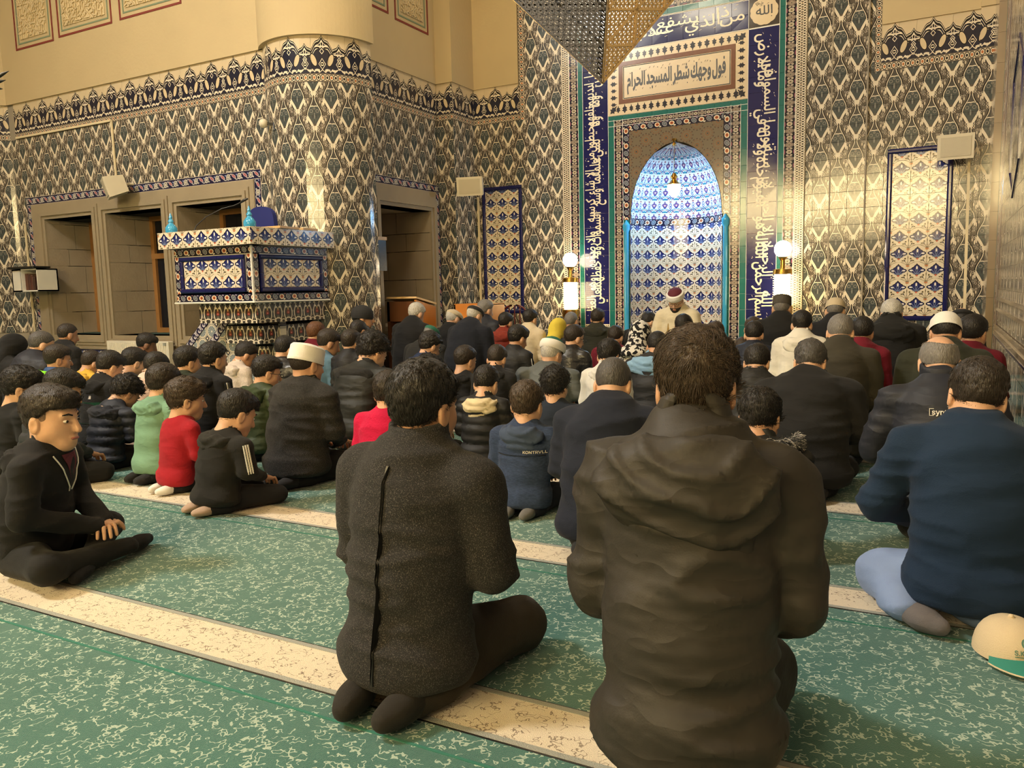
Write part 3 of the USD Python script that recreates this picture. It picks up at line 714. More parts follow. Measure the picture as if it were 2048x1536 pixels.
# spandrel field with the arch cut out
zz = np.linspace(0, 1, 40); aw = .632 * (1 - zz ** 2.1) ** .56; az = 2.05 + .97 * zz
arch = Polygon(np.vstack([np.stack([CX + aw, az], -1), np.stack([CX - aw[::-1], az[::-1]], -1)])).union(sbox(CX - .632, 2.0, CX + .632, 2.06))
plate(MB(), FM, sbox(CX - .645, 2.03, CX + .645, 3.225).difference(arch), -.05, 0).build('arch_spandrel', M['girih'], mh, uv=True)
# recess: half round shaft in single tiles, bead course, pointed vault
RN = .635
def shaft(th0, th1, z0, z1, r0, r1, nm, mat, uvs, k=2):
    t = np.linspace(th0 + .0018, th1 - .0018, k + 1)
    V = np.vstack([np.stack([CX + r * np.cos(t), YQ - .05 + r * np.sin(t), np.full(k + 1, z)], -1) for r, z in ((r0, z0 + .0012), (r1, z1 - .0012))])
    F = [[i + 1, i, k + 1 + i, k + 2 + i] for i in range(k)]
    uv = np.vstack([np.stack([t * uvs[0], np.full(k + 1, uvs[1])], -1), np.stack([t * uvs[0], np.full(k + 1, uvs[2])], -1)])
    MB().add(V, F, uv).build(nm, mat, mh, uv=True)
n = 10
for i in range(n):
    for j in range(10): shaft(PI * i / n, PI * (i + 1) / n, j * .2, min(1.96, (j + 1) * .2), RN, RN, 'niche_tile', M['palm'], (.2 * n / PI, j * .2 + .06, min(1.96, (j + 1) * .2) + .06))
    shaft(PI * i / n, PI * (i + 1) / n, 1.96, 2.05, RN, RN, 'course_tile', M['rings'], (.2 * n / PI, 0., 1.))
    for j in range(8):
        f = lambda q: .632 * max(1e-4, (1 - (q / 8.) ** 2.1)) ** .56 * .99
        shaft(PI * i / n, PI * (i + 1) / n, 2.05 + .97 * j / 8, 2.05 + .97 * (j + 1) / 8, f(j), f(j + 1), 'vault_tile', M['dome'], (.15 * 12 / PI, j * .14, (j + 1) * .14), 3)
mb = MB(); t = np.linspace(0, PI, 33)
for r, z0, z1 in ((RN + .012, 0, 2.06),):
    V = np.vstack([np.stack([CX + r * np.cos(t), YQ - .05 + r * np.sin(t), np.full(33, z)], -1) for z in (z0, z1)]); mb.add(V, [[i + 1, i, 33 + i, 34 + i] for i in range(32)])
V = np.vstack([np.stack([CX + (a + .015) * np.cos(t), YQ - .05 + (a + .015) * np.sin(t), np.full(33, z)], -1) for a, z in zip(aw, az)]); mb.add(V, [[q * 33 + i + 1, q * 33 + i, q * 33 + 33 + i, q * 33 + 34 + i] for q in range(39) for i in range(32)])
mb.build('niche_core', M['grout'], mh)
for s in (-1, 1):
    MB().lathe([(.0, .36), (.045, .36), (.045, .42), (.03, .46), (.032, 1.86), (.05, 1.9), (.05, 1.96), (.028, 1.99), (.0, 2.03)], (CX + s * .685, YQ - .075, 0), 16).build('turquoise_column', M['turq'], mh, 30)
MB().lathe([(0, 0), (.012, .01), (.03, .03), (.012, .05), (.02, .07), (.035, .1), (0, .1)], (CX, YQ - .09, 2.95), 12).build('brass_hook', M['brass'], mh, 30)

# ------------------------------------------------------------------ arabic lettering
FONT = glob.glob('/opt/blender-*/*/datafiles/fonts/NotoSansArabic*')[0]
AR = dict(zip('ابتثجحخدذرزسشصضطظعغفقكلمنهويءأإآةىئؤ', '8D 8F 95 99 9D A1 A5 A9 AB AD AF B1 B5 B9 BD C1 C5 C9 CD D1 D5 D9 DD E1 E5 E9 ED F1 80 83 87 81 93 EF 89 85'.split()))
TWO = set('ادذرزوأإآةىؤء')
LAM = {'ا': 0xFEFB, 'أ': 0xFEF7, 'إ': 0xFEF9, 'آ': 0xFEF5}
def shape_ar(w):
    out, prev, i = [], False, 0
    while i < len(w):
        c = w[i]; b = 0xFE00 + int(AR[c], 16)
        if c == 'ل' and i + 1 < len(w) and w[i + 1] in LAM:
            out.append(chr(LAM[w[i + 1]] + (1 if prev else 0))); prev = False; i += 2; continue
        nxt = i + 1 < len(w) and c not in TWO and w[i + 1] != 'ء'
        if c in TWO: out.append(chr(b + (1 if prev and c != 'ء' else 0))); prev = False
        else: out.append(chr(b + (3 if prev and nxt else 2 if nxt else 1 if prev else 0))); prev = nxt
        i += 1
    return ''.join(reversed(out))
def ar_poly(word, weight=700):
    """outline of a shaped word, one unit = alif height, origin at its left on the baseline"""
    from PIL import Image, ImageDraw, ImageFont
    f = ImageFont.truetype(FONT, 120)
    try: f.set_variation_by_axes([weight, 100])
    except Exception: pass
    s = shape_ar(word); x0, y0, x1, y1 = f.getbbox(s, anchor='ls'); im = Image.new('L', (x1 - x0 + 8, y1 - y0 + 8)); ImageDraw.Draw(im).text((4 - x0, 4 - y0), s, 255, f, anchor='ls')
    on = np.pad(np.asarray(im) > 127, ((0, 0), (1, 1))).astype(np.int8); r, st = np.nonzero(np.diff(on, axis=1) == 1); en = np.nonzero(np.diff(on, axis=1) == -1)[1]
    g = shapely.union_all(sbox_arr(st, -r - 1, en, -r)).buffer(1.2).buffer(-1.2).simplify(.8); k = 1 / 86.0
    return affinity.affine_transform(g, [k, 0, 0, k, -4 * k, (4 - y0) * k]), (x1 - x0) * k
def sbox_arr(a, b, c, d): return shapely.box(a, b, c, d)
def calligraphy(words, length, height, stack=True, weight=700, seed=1, slant=.0):
    """words set right to left in a band length x height, lapping in two rows like thuluth; returns polygons with the band's lower left at the origin"""
    r = np.random.default_rng(seed); P = []; x = 0.
    for i, w in enumerate(words):
        g, L = ar_poly(w, weight); row = (i % 2) if stack else 0
        sy = (1.3, 1.45)[i % 2 == 0] if stack else 1.25
        g = affinity.affine_transform(g, [1, slant, 0, sy, -x - L, row * .78])
        P.append(g); x += L * (.56 if stack else 1.0) + (.06 if stack else .14)
    x += L * .48 if stack else 0
    g = shapely.union_all(P); marks = []
    n = int(x * (2.6 if stack else 2.2))
    for i in range(n):               # vowel strokes above and below the letters
        cx, cy = -x * (i + r.uniform(.1, .9)) / n, r.choice([-.42, 1.35, 1.9, .5] if stack else [-.35, 1.2, 1.4])
        q = Polygon([(0, 0), (.20, .10), (.23, .16), (.03, .06)]) if i % 3 else shapely.Point(0, 0).buffer(.055)
        q = affinity.translate(q, cx, cy)
        if not g.buffer(.05).intersects(q): marks.append(q)
    g = shapely.union_all([g] + marks); a, b, c, d = g.bounds
    return affinity.affine_transform(g, [length / (c - a), 0, 0, height / (d - b), -a * length / (c - a), -b * height / (d - b)])
def letter(fr, g, mat, name='lettering', d=.0025): plate(MB(), fr, g, .0002, d).build(name, M[mat], mh)
V1 = 'فول وجهك شطر المسجد الحرام'.split()
V2 = 'من ذا الذي يشفع عنده إلا باذنه'.split()
V3 = 'بسم الله الرحمن الرحيم الله لا اله إلا هو الحي القيوم لا تاخذه سنة ولا نوم له ما في السموات وما في الارض'.split()
V4 = 'يعلم ما بين ايديهم وما خلفهم ولا يحيطون بشيء من علمه إلا بما شاء وسع كرسيه السموات والارض ولا يؤده حفظهما وهو العلي العظيم'.split()
letter(FM, affinity.translate(calligraphy(V1, 1.34, .33, False, 800, 3), CX - .67, 3.71), 'ink')
letter(FM, affinity.translate(calligraphy(V2, 1.80, .29, True, 500, 4), CX - .90, 4.34), 'text')
g = affinity.rotate(calligraphy(V4, 3.6, .335, True, 600, 5), 90, origin=(0, 0)); a, b, c, d = g.bounds
letter(FM, affinity.translate(g, CX - 1.14 - (a + c) / 2, .635 - b), 'text')
g = affinity.rotate(calligraphy(V3, 3.6, .335, True, 600, 6), -90, origin=(0, 0)); a, b, c, d = g.bounds
letter(FM, affinity.translate(g, CX + 1.14 - (a + c) / 2, .635 - b), 'text')
for s, ws in ((1, 'الله'),):
    g = calligraphy([ws], .20, .17, False, 500, 8); letter(Frame((0, YQ - .054, 0), (1, 0, 0), (0, -1, 0)), affinity.translate(g, CX + s * 1.14 - .1, 4.41), 'ink')
g = calligraphy(['جل', 'جلاله'], .10, .05, False, 500, 9); letter(Frame((0, YQ - .054, 0), (1, 0, 0), (0, -1, 0)), affinity.translate(g, CX + 1.14 - .11, 4.565), 'ink')
# ------------------------------------------------------------------ carpet
def carpet_mat(name, base, vein, thr, base2):
    g = G(); t, x, y, z = g.pos()
    n = g.noise(t, 46.0, 1.0, .5); m = g.noise(t, 27.0, 1.0); big = g.noise(t, 1.6, 3); pile = g.noise(t, 420.0, 1)
    P = Paint(g, g.mix(big, base, base2))
    P.put((n - .5).abs().lt(thr) * m.gt(.47), vein)
    col = g.mix(pile * .35, P.c, (0., 0., 0.))
    return g.done(name, col, .95, pile, .5, .004, sheen_weight=.25, sheen_roughness=.5, specular_ior_level=.15)
M['green'] = carpet_mat('carpet_green', (.030, .125, .112), (.40, .52, .44), .034, (.055, .185, .160))
M['creamband'] = carpet_mat('carpet_cream', (.70, .60, .46), (.28, .22, .16), .022, (.78, .69, .54))
M['greyedge'] = plain('carpet_grey_edge', (.30, .31, .28), .95, .4, 300)
cp = thing('prayer_carpet', 'green mosque carpet with cream row bands covering the floor', 'carpet')
edges = []
y = -6.4; k = 0
rows = [1.585 + 1.2 * i for i in range(-6, 8)]
def slabz(a, b, nm, mat, z=.010, kind=None):
    for x0, x1, y0, y1 in ((-16.6, .455, -6.35, 7.36), (-6.15, .39, 7.36, 10.62)):
        if min(b, y1) > max(a, y0): MB().box((x0, max(a, y0), 0), (x1, min(b, y1), z)).build(nm, mat, cp, kind=kind)
last = -6.4
for r in rows:
    slabz(last, r - .108, 'green_field', M['green']); slabz(r - .108, r - .100, 'seam', M['greenseam'] if 'greenseam' in M else M.setdefault('greenseam', plain('carpet_seam', (.03, .16, .12), .9)), .012)
    slabz(r - .100, r - .006, 'green_field', M['green']); slabz(r - .006, r, 'dark_piping', M['ink'], .011)
    slabz(r, r + .019, 'grey_edge', M['greyedge'], .012); slabz(r + .019, r + .196, 'cream_band', M['creamband'])
    slabz(r + .196, r + .214, 'grey_edge', M['greyedge'], .012); slabz(r + .214, r + .219, 'dark_piping', M['ink'], .011); last = r + .219
slabz(last, 10.74, 'green_field', M['green'])

# ------------------------------------------------------------------ minbar side at the right
mi = thing('minbar', 'tall glossy tiled minbar side wall along the right edge', 'minbar')
FX = Frame((XM, 0, 0), (0, 1, 0), (-1, 0, 0))
MB().box((XM + .010, -1.0, 0), (XM + .16, 9.9, 5.8)).build('core', M['grout'], mi)
tiles(mi, FX, 4.2, 9.18, 0, .56, M['field'], limit=80, key=lambda r: r[0]); tiles(mi, FX, 5.0, 9.18, .66, 4.6, M['field'], limit=200, key=lambda r: r[0])
tiles(mi, FX, -1, 4.2, 0, 3.4, M['field'], limit=0)
strip(mi, FX, 9.84, 9.9, 0, 5.6, M['teal'], 'v', name='teal_tile'); strip(mi, FX, 9.40, 9.82, 0, 5.6, M['sprig'], 'v', .4); strip(mi, FX, 9.20, 9.38, 0, 5.6, M['navy'], 'v', .4, name='navy_tile')
mb = MB(); fbox(mb, FX, -1, 9.19, .565, .605, -.01, .026); fbox(mb, FX, -1, 9.19, .605, .655, -.01, .014); mb.build('lower_rail', M['marble'], mi)
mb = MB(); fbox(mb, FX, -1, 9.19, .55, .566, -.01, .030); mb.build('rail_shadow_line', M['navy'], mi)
mb = MB(); fbox(mb, FX, -1, 9.0, .80, .83, -.01, .020); fbox(mb, FX, -1, 9.0, .90, .93, -.01, .026); mb.build('upper_rail', M['marble'], mi)
mb = MB()
for a, b in ((8.3, 7.35),):
    for u in (a, b): fbox(mb, FX, u - .05, u + .05, 2.0, 2.75, -.01, .010)
    for z0, z1 in ((2.75, 3.05), (2.0, 1.75)):
        m = (a + b) / 2
        plate(mb, FX, Polygon([(a + .05, z0), (a - .05, z0), (m, z1 - (.06 if z1 > z0 else -.06)), (b + .05, z0), (b - .05, z0), (m, z1)]).buffer(0), -.01, .010)
mb.build('navy_lozenge', M['navy'], mi)
t2 = thing('trim_2', 'glossy beige tiled corner strip between niche wall and minbar', kind='structure')
for i in range(18): MB().box((.40, 9.905, i * .3), (.56, 10.74, i * .3 + .298)).build('corner_tile', M['marble'], t2)

# ------------------------------------------------------------------ pulpit
pu = thing('pulpit', 'raised tiled preaching pulpit on stepped corbels against the round pier', 'pulpit')
PX0, PX1, PY0, PY1, PZ0, PZ1 = -7.74, -6.52, 6.3, 7.5, 1.03, 1.64
mb = MB(); mb.box((PX0 + .011, PY0 + .011, PZ0), (PX1 - .011, PY1, PZ0 + .12)); mb.box((PX0 + .011, PY0 + .011, PZ0), (PX1 - .011, PY0 + .12, PZ1)); mb.box((PX1 - .12, PY0 + .02, PZ0), (PX1 - .011, PY1, PZ1)); mb.box((PX0 + .011, PY0 + .02, PZ0), (PX0 + .12, PY1, PZ1)); mb.build('body', M['white'], pu)
FA = Frame((0, PY0, 0), (1, 0, 0), (0, -1, 0)); FB = Frame((PX1, 0, 0), (0, 1, 0), (1, 0, 0))
for fr, a, b in ((FA, PX0, PX1), (FB, PY0, 7.5)):
    strip(pu, fr, a + .01, b - .01, 1.045, 1.125, M['rings'], 'u', .2); strip(pu, fr, a + .01, b - .01, 1.555, 1.635, M['rings'], 'u', .2)
    strip(pu, fr, a + .01, a + .09, 1.135, 1.548, M['rings'], 'v', .2); strip(pu, fr, b - .09, b - .01, 1.135, 1.548, M['rings'], 'v', .2)
    panel(a + .105, b - .105, 1.14, 1.545, pu, fr, a + .16, 1.145, .05)
mb = MB(); mb.box((PX0 - .02, PY0 - .02, 1.022), (PX1 + .02, PY1, 1.043), .006); mb.box((PX1 - .012, PY0 - .012, 1.04), (PX1 + .008, PY0 + .008, 1.64)); mb.build('white_edge', M['white'], pu)
mb = MB(); o = .11
mb.box((PX0 - o + .012, PY0 - o + .012, 1.645), (PX1 + o - .012, PY0 + .14, 1.815)); mb.box((PX1 - .14, PY0 - o + .012, 1.645), (PX1 + o - .012, PY1, 1.815)); mb.box((PX0 - o + .012, PY0, 1.645), (PX0 + .14, PY1, 1.815)); mb.build('parapet', M['white'], pu)
FA2 = Frame((0, PY0 - o, 0), (1, 0, 0), (0, -1, 0)); FB2 = Frame((PX1 + o, 0, 0), (0, 1, 0), (1, 0, 0))
tiles(pu, FA2, PX0 - o, PX1 + o, 1.64, 1.825, M['palm'], ou=PX0 - o, ov=1.64, name='parapet_tile', uvf=lambda u, v: (u - PX0, v - 1.735)); tiles(pu, FB2, PY0 - o, 7.5, 1.64, 1.825, M['palm'], ou=PY0 - o, ov=1.64, name='parapet_tile', uvf=lambda u, v: (u - PY0 - .1, v - 1.735))
for k, (x0, x1, y0, z0, z1) in enumerate(((-7.50, -6.60, 6.40, .80, 1.02), (-7.28, -6.72, 6.56, .56, .77), (-7.05, -6.82, 6.72, .32, .53), (-6.98, -6.88, 6.86, .08, .29))):
    MB().box((x0 + .011, y0 + .011, z0), (x1 - .011, 7.6, z1)).build('corbel_core', M['dark'], pu)
    tiles(pu, Frame((0, y0, 0), (1, 0, 0), (0, -1, 0)), x0, x1, z0, z1, M['corbel'], ou=x0, ov=z0, name='corbel_tile', uvf=lambda u, v: (u, v - z0 + .0)); tiles(pu, Frame((x1, 0, 0), (0, 1, 0), (1, 0, 0)), y0, 7.5, z0, z1, M['corbel'], ou=y0, ov=z0, name='corbel_tile', uvf=lambda u, v: (u, v - z0))
FS = Frame((0, 6.84, 0), (1, 0, 0), (0, -1, 0))
poly = Polygon([(-7.60, 1.03), (-8.33, .36), (-8.45, .02), (-6.7, .02), (-6.7, 1.03)])
plate(MB(), FS, poly, -.10, 0).build('stair_side', M['stars'], pu, uv=True)
mb = MB()
def scroll(p, q, w=.085):
    p, q = np.array(p), np.array(q); d = (q - p); L = np.linalg.norm(d); d /= L; nn = np.array([-d[1], d[0]]); k = max(1, round(L / .2))
    for i in range(k):
        a, b = p + d * (L * i / k + .001), p + d * (L * (i + 1) / k - .001); c = [a, b, b + nn * w, a + nn * w]
        V = np.array([FS.at(x[0], x[1], .008) for x in c] + [FS.at(x[0], x[1], -.02) for x in c]); MB().add(V, [[0, 1, 2, 3], [0, 4, 5, 1], [1, 5, 6, 2], [2, 6, 7, 3], [3, 7, 4, 0]], [(L * i / k, 0), (L * (i + 1) / k, 0), (L * (i + 1) / k, 1), (L * i / k, 1)] * 2).build('scroll_tile', M['scroll'], pu, uv=True)
scroll((-8.45, .02), (-8.33, .36)); scroll((-8.33, .36), (-7.60, 1.03)); scroll((-7.95, .36), (-7.50, .80)); scroll((-7.60, .10), (-7.95, .36))
for k, (x, y) in enumerate(((-7.72, 6.28), (-6.50, 6.28))):
    prof = [(.0, 0), (.062, .0), (.066, .03), (.064, .055), (.045, .085), (.026, .105), (.024, .115), (.032, .125), (.026, .14), (.017, .155), (.015, .163), (.022, .17), (.016, .185), (.006, .215), (0, .225)]
    MB().lathe(prof, (x, y, 1.825), 24).build('finial', M['turq'], None, 40, label=('turquoise glazed finial on the left corner of the pulpit parapet', 'turquoise glazed finial on the front corner of the pulpit parapet')[k], cat='finial')
ch = thing('pulpit_chair', 'royal blue upholstered chair back rising inside the pulpit', 'chair')
M['blue'] = plain('blue_upholstery', (.012, .02, .16), .75, .1, 200)
th = np.linspace(0, PI, 24); p = Polygon([(-.20, 0), (.20, 0)] + [(.20 * math.cos(t), .16 + .14 * math.sin(t) ** .8) for t in th])
mb = MB(); mb.prism(p, lambda u, v, d: np.stack([-7.13 + u, 7.08 + d - v * .1, 1.84 + v], -1), .06); mb.build('backrest', M['blue'], ch)
mb = MB(); mb.box((-7.33, 6.66, 1.46), (-6.93, 7.06, 1.54), .02); mb.build('seat', M['blue'], ch)
for dx in (-.17, .17):
    for y in (6.7, 7.08): MB().tube([(-7.13 + dx, y, 1.15), (-7.13 + dx, y, 1.47 if y < 7 else 1.9)], .012).build('leg', M['darkmetal'], ch)
mk = thing('gooseneck_microphone', 'thin black gooseneck microphone arching above the pulpit', 'microphone')
MB().tube([(-7.46, 6.36, 1.822), (-7.45, 6.40, 1.90), (-7.40, 6.5, 2.0), (-7.25, 6.6, 2.09), (-7.12, 6.66, 2.12), (-7.03, 6.70, 2.16)], .006, 6).build('neck', M['ink'], mk, True)
MB().tube([(-7.05, 6.69, 2.15), (-7.0, 6.70, 2.175), (-6.96, 6.72, 2.19)], [.012, .016, .010], 8).build('capsule', M['ink'], mk, True)
bs = thing('book_rest', 'pale wooden board lying on the pulpit ledge beside the chair', 'book rest')
mb = MB(); mb.obox((-6.58, 6.74, 1.838), (.19, .02, 0), (-.02, .17, .0), (0, 0, .012)); mb.build('board', M['paleboard'] if 'paleboard' in M else M.setdefault('paleboard', plain('pale_wood', (.55, .36, .16), .4, 0, var=.1)), bs)
mb = MB(); mb.obox((-6.46, 7.1, 1.838), (.06, .0, 0), (0, .12, 0), (0, 0, .012)); mb.build('ledge', M['paleboard'], bs)

# ------------------------------------------------------------------ lamps, speakers, fittings
M['glow'] = emit('globe_glow', (1.0, .80, .52), 26.0); M['glow2'] = emit('crystal_glow', (1.0, .74, .38), 24.0); M['cold'] = emit('cold_glow', (.30, .62, 1.0), 190.0)
M['crystal'] = plain('crystal_glass', (.95, .85, .6), .08, transmission_weight=.8)
for k, (x, z, b) in enumerate(((-4.66, 1.484, .70), (-1.775, 1.513, .72))):
    lp = thing('niche_lamp', ('brass and crystal lamp with white globe left of the niche', 'brass and crystal lamp with white globe right of the niche')[k], 'lamp', (x, 10.45, .012))
    MB().lathe([(0, .0), (.14, .0), (.14, .04), (.05, .09), (.04, .5), (.11, b - .03), (.125, b), (.125, b + .09), (.10, b + .10), (0, b + .10)], n=28).build('base', M['brass'], lp, 30)
    MB().lathe([(0, b + .10), (.095, b + .10), (.098, b + .28), (.095, z - .31), (0, z - .31)], n=28).build('crystal_cylinder', M['glow2'], lp, 30)
    mb = MB()
    for i in range(28):
        a = i * 2 * PI / 28
        for j in range(14): mb.tm(trimesh.creation.icosphere(0, .009).apply_translation((.108 * math.cos(a), .108 * math.sin(a), b + .12 + j * .0285)))
    mb.build('crystal_beads', M['crystal'], lp, kind='stuff')
    MB().lathe([(0, z - .31), (.115, z - .31), (.115, z - .25), (.03, z - .235), (.028, z - .14), (.05, z - .11), (.055, z - .095), (0, z - .095)], n=28).build('brass_cap', M['brass'], lp, 30)
    s = trimesh.creation.icosphere(3, .105); s.apply_translation((0, 0, z)); obj('globe', s, M['glow'], lp, True)
hl = thing('niche_pendant', 'small brass and glass pendant lamp glowing blue-white inside the niche vault', 'lamp', (CX, YQ - .09, 0))
MB().tube([(0, 0, 2.965), (0, 0, 2.6)], .004, 6).build('chain', M['brass'], hl)
MB().lathe([(0, 2.60), (.02, 2.6), (.05, 2.55), (.03, 2.52), (.06, 2.48), (.095, 2.46), (.095, 2.45), (0, 2.45)], n=20).build('brass_crown', M['brass'], hl, 30)
MB().lathe([(0, 2.45), (.085, 2.45), (.09, 2.40), (.065, 2.33), (.03, 2.29), (0, 2.285)], n=20).build('glass_bowl', M['cold'], hl, 30)
def speaker(c, w, h, d, yaw, pitch, label, duct=None):
    sp = thing('wall_speaker', label, 'loudspeaker')
    R = trimesh.transformations.euler_matrix(pitch, 0, yaw)[:3, :3]; q = lambda v: np.asarray(v) @ R.T + c
    pts = np.array([(sx * w / 2 * (1 if sy < 0 else .72), sy * d / 2, sz * h / 2 * (1 if sy < 0 else .8)) for sx in (-1, 1) for sy in (-1, 1) for sz in (-1, 1)])
    m = manifold3d.Manifold.hull_points(np.vstack([pts + o for o in np.array([(a, b, e) for a in (-.012, .012) for b in (-.012, .012) for e in (-.012, .012)])]).astype(np.float32)).to_mesh()
    MB().add(q(m.vert_properties[:, :3]), m.tri_verts).build('cabinet', M['plastic'], sp, 40)
    v = np.array([(sx * w * .44, -d / 2 - .012 - a, sz * h * .42) for a in (0, .006) for sx in (-1, 1) for sz in (-1, 1)]); mm = trimesh.convex.convex_hull(v); MB().add(q(mm.vertices), mm.faces).build('grille', M['grille'] if 'grille' in M else M.setdefault('grille', plain('speaker_grille', (.60, .54, .41), .6, .4, 600)), sp)
    MB().tube([q((0, d / 2, 0)), q((0, d / 2 + .12, -.02))], .02, 8).build('bracket', M['plastic'], sp, 30)
speaker(np.array((-10.12, 7.36, 2.64)), .40, .25, .24, math.radians(-32), math.radians(16), 'beige wall speaker tilted down above the left stone windows')
speaker(np.array((-6.08, 10.18, 2.60)), .36, .24, .22, math.radians(14), math.radians(6), 'beige wall speaker above the left palmette panel')
speaker(np.array((.06, 10.56, 2.59)), .34, .25, .18, math.radians(2), math.radians(8), 'beige wall speaker at the upper corner of the right palmette panel')
def duct(pts, label):
    mb = MB()
    for a, b in zip(pts[:-1], pts[1:]): mb.bar(a, b, .03, .018, (0, 1, 0))
    mb.build('cable_duct', M['cable'], None, label=label, cat='cable duct')
duct([(-12.70, 7.60, 3.60), (-10.42, 7.60, 3.60), (-10.41, 7.60, 2.78)], 'cream cable duct running along the crest then down to the left speaker')
duct([(-12.68, 7.60, 2.30), (-12.68, 7.60, .5)], 'cream vertical cable duct behind the white book box')
duct([(.205, 10.72, 2.45), (.225, 10.72, .4)], 'cream vertical cable duct below the right speaker')
duct([(-6.33, 10.78, 2.52), (-6.33, 10.78, .6)], 'cream vertical cable duct left of the left palmette panel')
dc = thing('dome_camera', 'small white dome camera with dark bracket high on the round pier', 'camera', (-7.33, 7.40, 3.17))
obj('dome', trimesh.creation.icosphere(2, .055), M['plastic'], dc, True); MB().bar((.02, .0, .0), (.14, .10, -.02), .03).build('bracket', M['darkmetal'], dc); MB().tube([(.13, .04, -.0), (.15, .02, -.10)], .012).build('camera_tube', M['darkmetal'], dc)
rd = thing('radiator', 'white panel radiator below the middle left window', 'radiator')
mb = MB(); mb.box((-10.70, 7.44, .10), (-9.38, 7.53, .50), .008); mb.build('panel', M['radw'] if 'radw' in M else M.setdefault('radw', plain('radiator_white', (.66, .62, .52), .4)), rd)
mb = MB()
for i in range(34): mb.box((-10.64 + i * .036, 7.43, .14), (-10.64 + i * .036 + .02, 7.445, .47), .004)
mb.build('ribs', M['radw'], rd); MB().box((-9.47, 7.425, .44), (-9.42, 7.44, .48)).build('badge', M['greyedge'], rd)
MB().tube([(-9.36, 7.49, .14), (-9.33, 7.49, .14), (-9.33, 7.52, .02)], .011).build('pipe', M['radw'], rd)
bx = thing('book_box', 'small white open wall box holding brown books', 'shelf box')
mb = MB()
for a, b in (((-12.60, 7.28, 1.24), (-12.58, 7.60, 1.58)), ((-11.975, 7.28, 1.24), (-11.955, 7.60, 1.58)), ((-12.60, 7.28, 1.24), (-11.955, 7.6, 1.26)), ((-12.60, 7.28, 1.56), (-11.955, 7.60, 1.58)), ((-12.60, 7.58, 1.24), (-11.955, 7.6, 1.58)), ((-12.38, 7.28, 1.24), (-12.36, 7.6, 1.58)), ((-12.60, 7.28, 1.24), (-12.37, 7.30, 1.58))): mb.box(a, b)
mb.build('carcass', M['white'], bx)
for i, (w, h, c) in enumerate(((.055, .25, (.10, .035, .02)), (.05, .24, (.07, .022, .018)), (.06, .22, (.09, .03, .022)), (.045, .20, (.05, .02, .015)))):
    x = -12.35 + i * .062; b = thing('book', ('tallest brown book in the white wall box', 'second dark brown book in the white wall box', 'third reddish brown book in the white wall box', 'shortest dark book at the right in the white wall box')[i], 'book')
    m_ = plain(f'book_cover_{"abcd"[i]}', c, .5); MB().box((x, 7.33, 1.262), (x + w, 7.5, 1.262 + h), .004).build('cover', m_, b); MB().box((x + .004, 7.34, 1.262 + h - .001), (x + w - .004, 7.5, 1.262 + h + .002)).build('pages', M['cream'], b)
MB().box((-12.62, 7.22, 1.586), (-11.95, 7.50, 1.615), .01).build('black_folder', M['ink'], None, label='black folder lying on top of the white book box', cat='folder')
pf = thing('picture_frame', 'tiny brown framed card standing under the leftmost window', 'picture frame'); MB().box((-12.21, 7.585, .37), (-12.11, 7.607, .50)).build('frame', M['oak'], pf); MB().box((-12.195, 7.582, .385), (-12.125, 7.586, .485)).build('card', M['cream'], pf)
hc = thing('hanging_chart', 'dark glossy chart hanging from a pale batten at the return window', 'wall chart')
MB().obox((-6.61, 8.60, 1.59), (.02, .145, 0), (.010, 0, 0), (0, 0, .20)).build('chart', plain('chart_dark', (.018, .02, .022), .25, .1, 30, .4, 20), hc); MB().obox((-6.62, 8.60, 1.815), (.02, .155, 0), (.03, 0, 0), (0, 0, .022)).build('batten', M['paleboard'], hc)
lc = thing('brown_lectern', 'dark brown wooden lectern with orange sloping end before the return window', 'lectern')
mb = MB(); mb.box((-6.46, 8.55, .012), (-6.42, 9.0, .98)); mb.box((-6.46, 8.55, .72), (-6.0, 8.58, .98)); mb.box((-6.46, 8.98, .012), (-6.0, 9.0, .9)); mb.box((-6.46, 8.56, .5), (-6.0, 9., .52)); mb.box((-6.46, 8.55, .012), (-6.0, 8.57, .04)); mb.build('carcass', M['walnut'], lc)
mb = MB(); mb.prism(Polygon([(0, .012), (.45, .012), (.45, .90), (0, 1.0)]), lambda u, v, d: np.stack([-6.02 + d, 8.55 + u, v], -1), .03); mb.build('end_panel', M['wood'], lc)
mb = MB(); mb.obox((-6.21, 8.76, .985), (.24, 0, 0), (0, .23, -.045), (0, .002, .012)); mb.build('top', M['paleboard'], lc)
l2 = thing('orange_lectern', 'plain orange wooden box lectern in front of the left palmette panel', 'lectern')
mb = MB(); mb.box((-5.70, 9.0, .012), (-5.17, 9.02, .93)); mb.box((-5.19, 9.0, .012), (-5.17, 9.42, .92)); mb.box((-5.70, 9.0, .012), (-5.68, 9.42, .92)); mb.build('carcass', M['wood'], l2); MB().box((-5.70, 9.02, .91), (-5.17, 9.42, .93)).build('top', M['wood'], l2)
rc = thing('red_chair', 'dark red bentwood chair back in front of the left palmette panel', 'chair')
t = np.linspace(0, PI, 13); arc = np.stack([-5.275 + .17 * np.cos(t), np.full(13, 9.9), .80 + .085 * np.sin(t)], -1)
MB().tube(arc, .013).build('top_rail', M['redwood'], rc, True)
for i, dx in enumerate((-.17, -.085, 0, .085, .17)): MB().tube([(-5.275 + dx, 9.9, .45), (-5.275 + dx, 9.9, .80 + .085 * math.sqrt(max(0, 1 - (dx / .17) ** 2)))], .009).build('spindle', M['redwood'], rc)
MB().box((-5.46, 9.50, .42), (-5.09, 9.92, .46), .01).build('seat', M['redwood'], rc)
for dx in (-.16, .16):
    for y in (9.54, 9.88): MB().tube([(-5.275 + dx, y, 0.012), (-5.275 + dx, y, .43)], .016).build('leg', M['redwood'], rc)
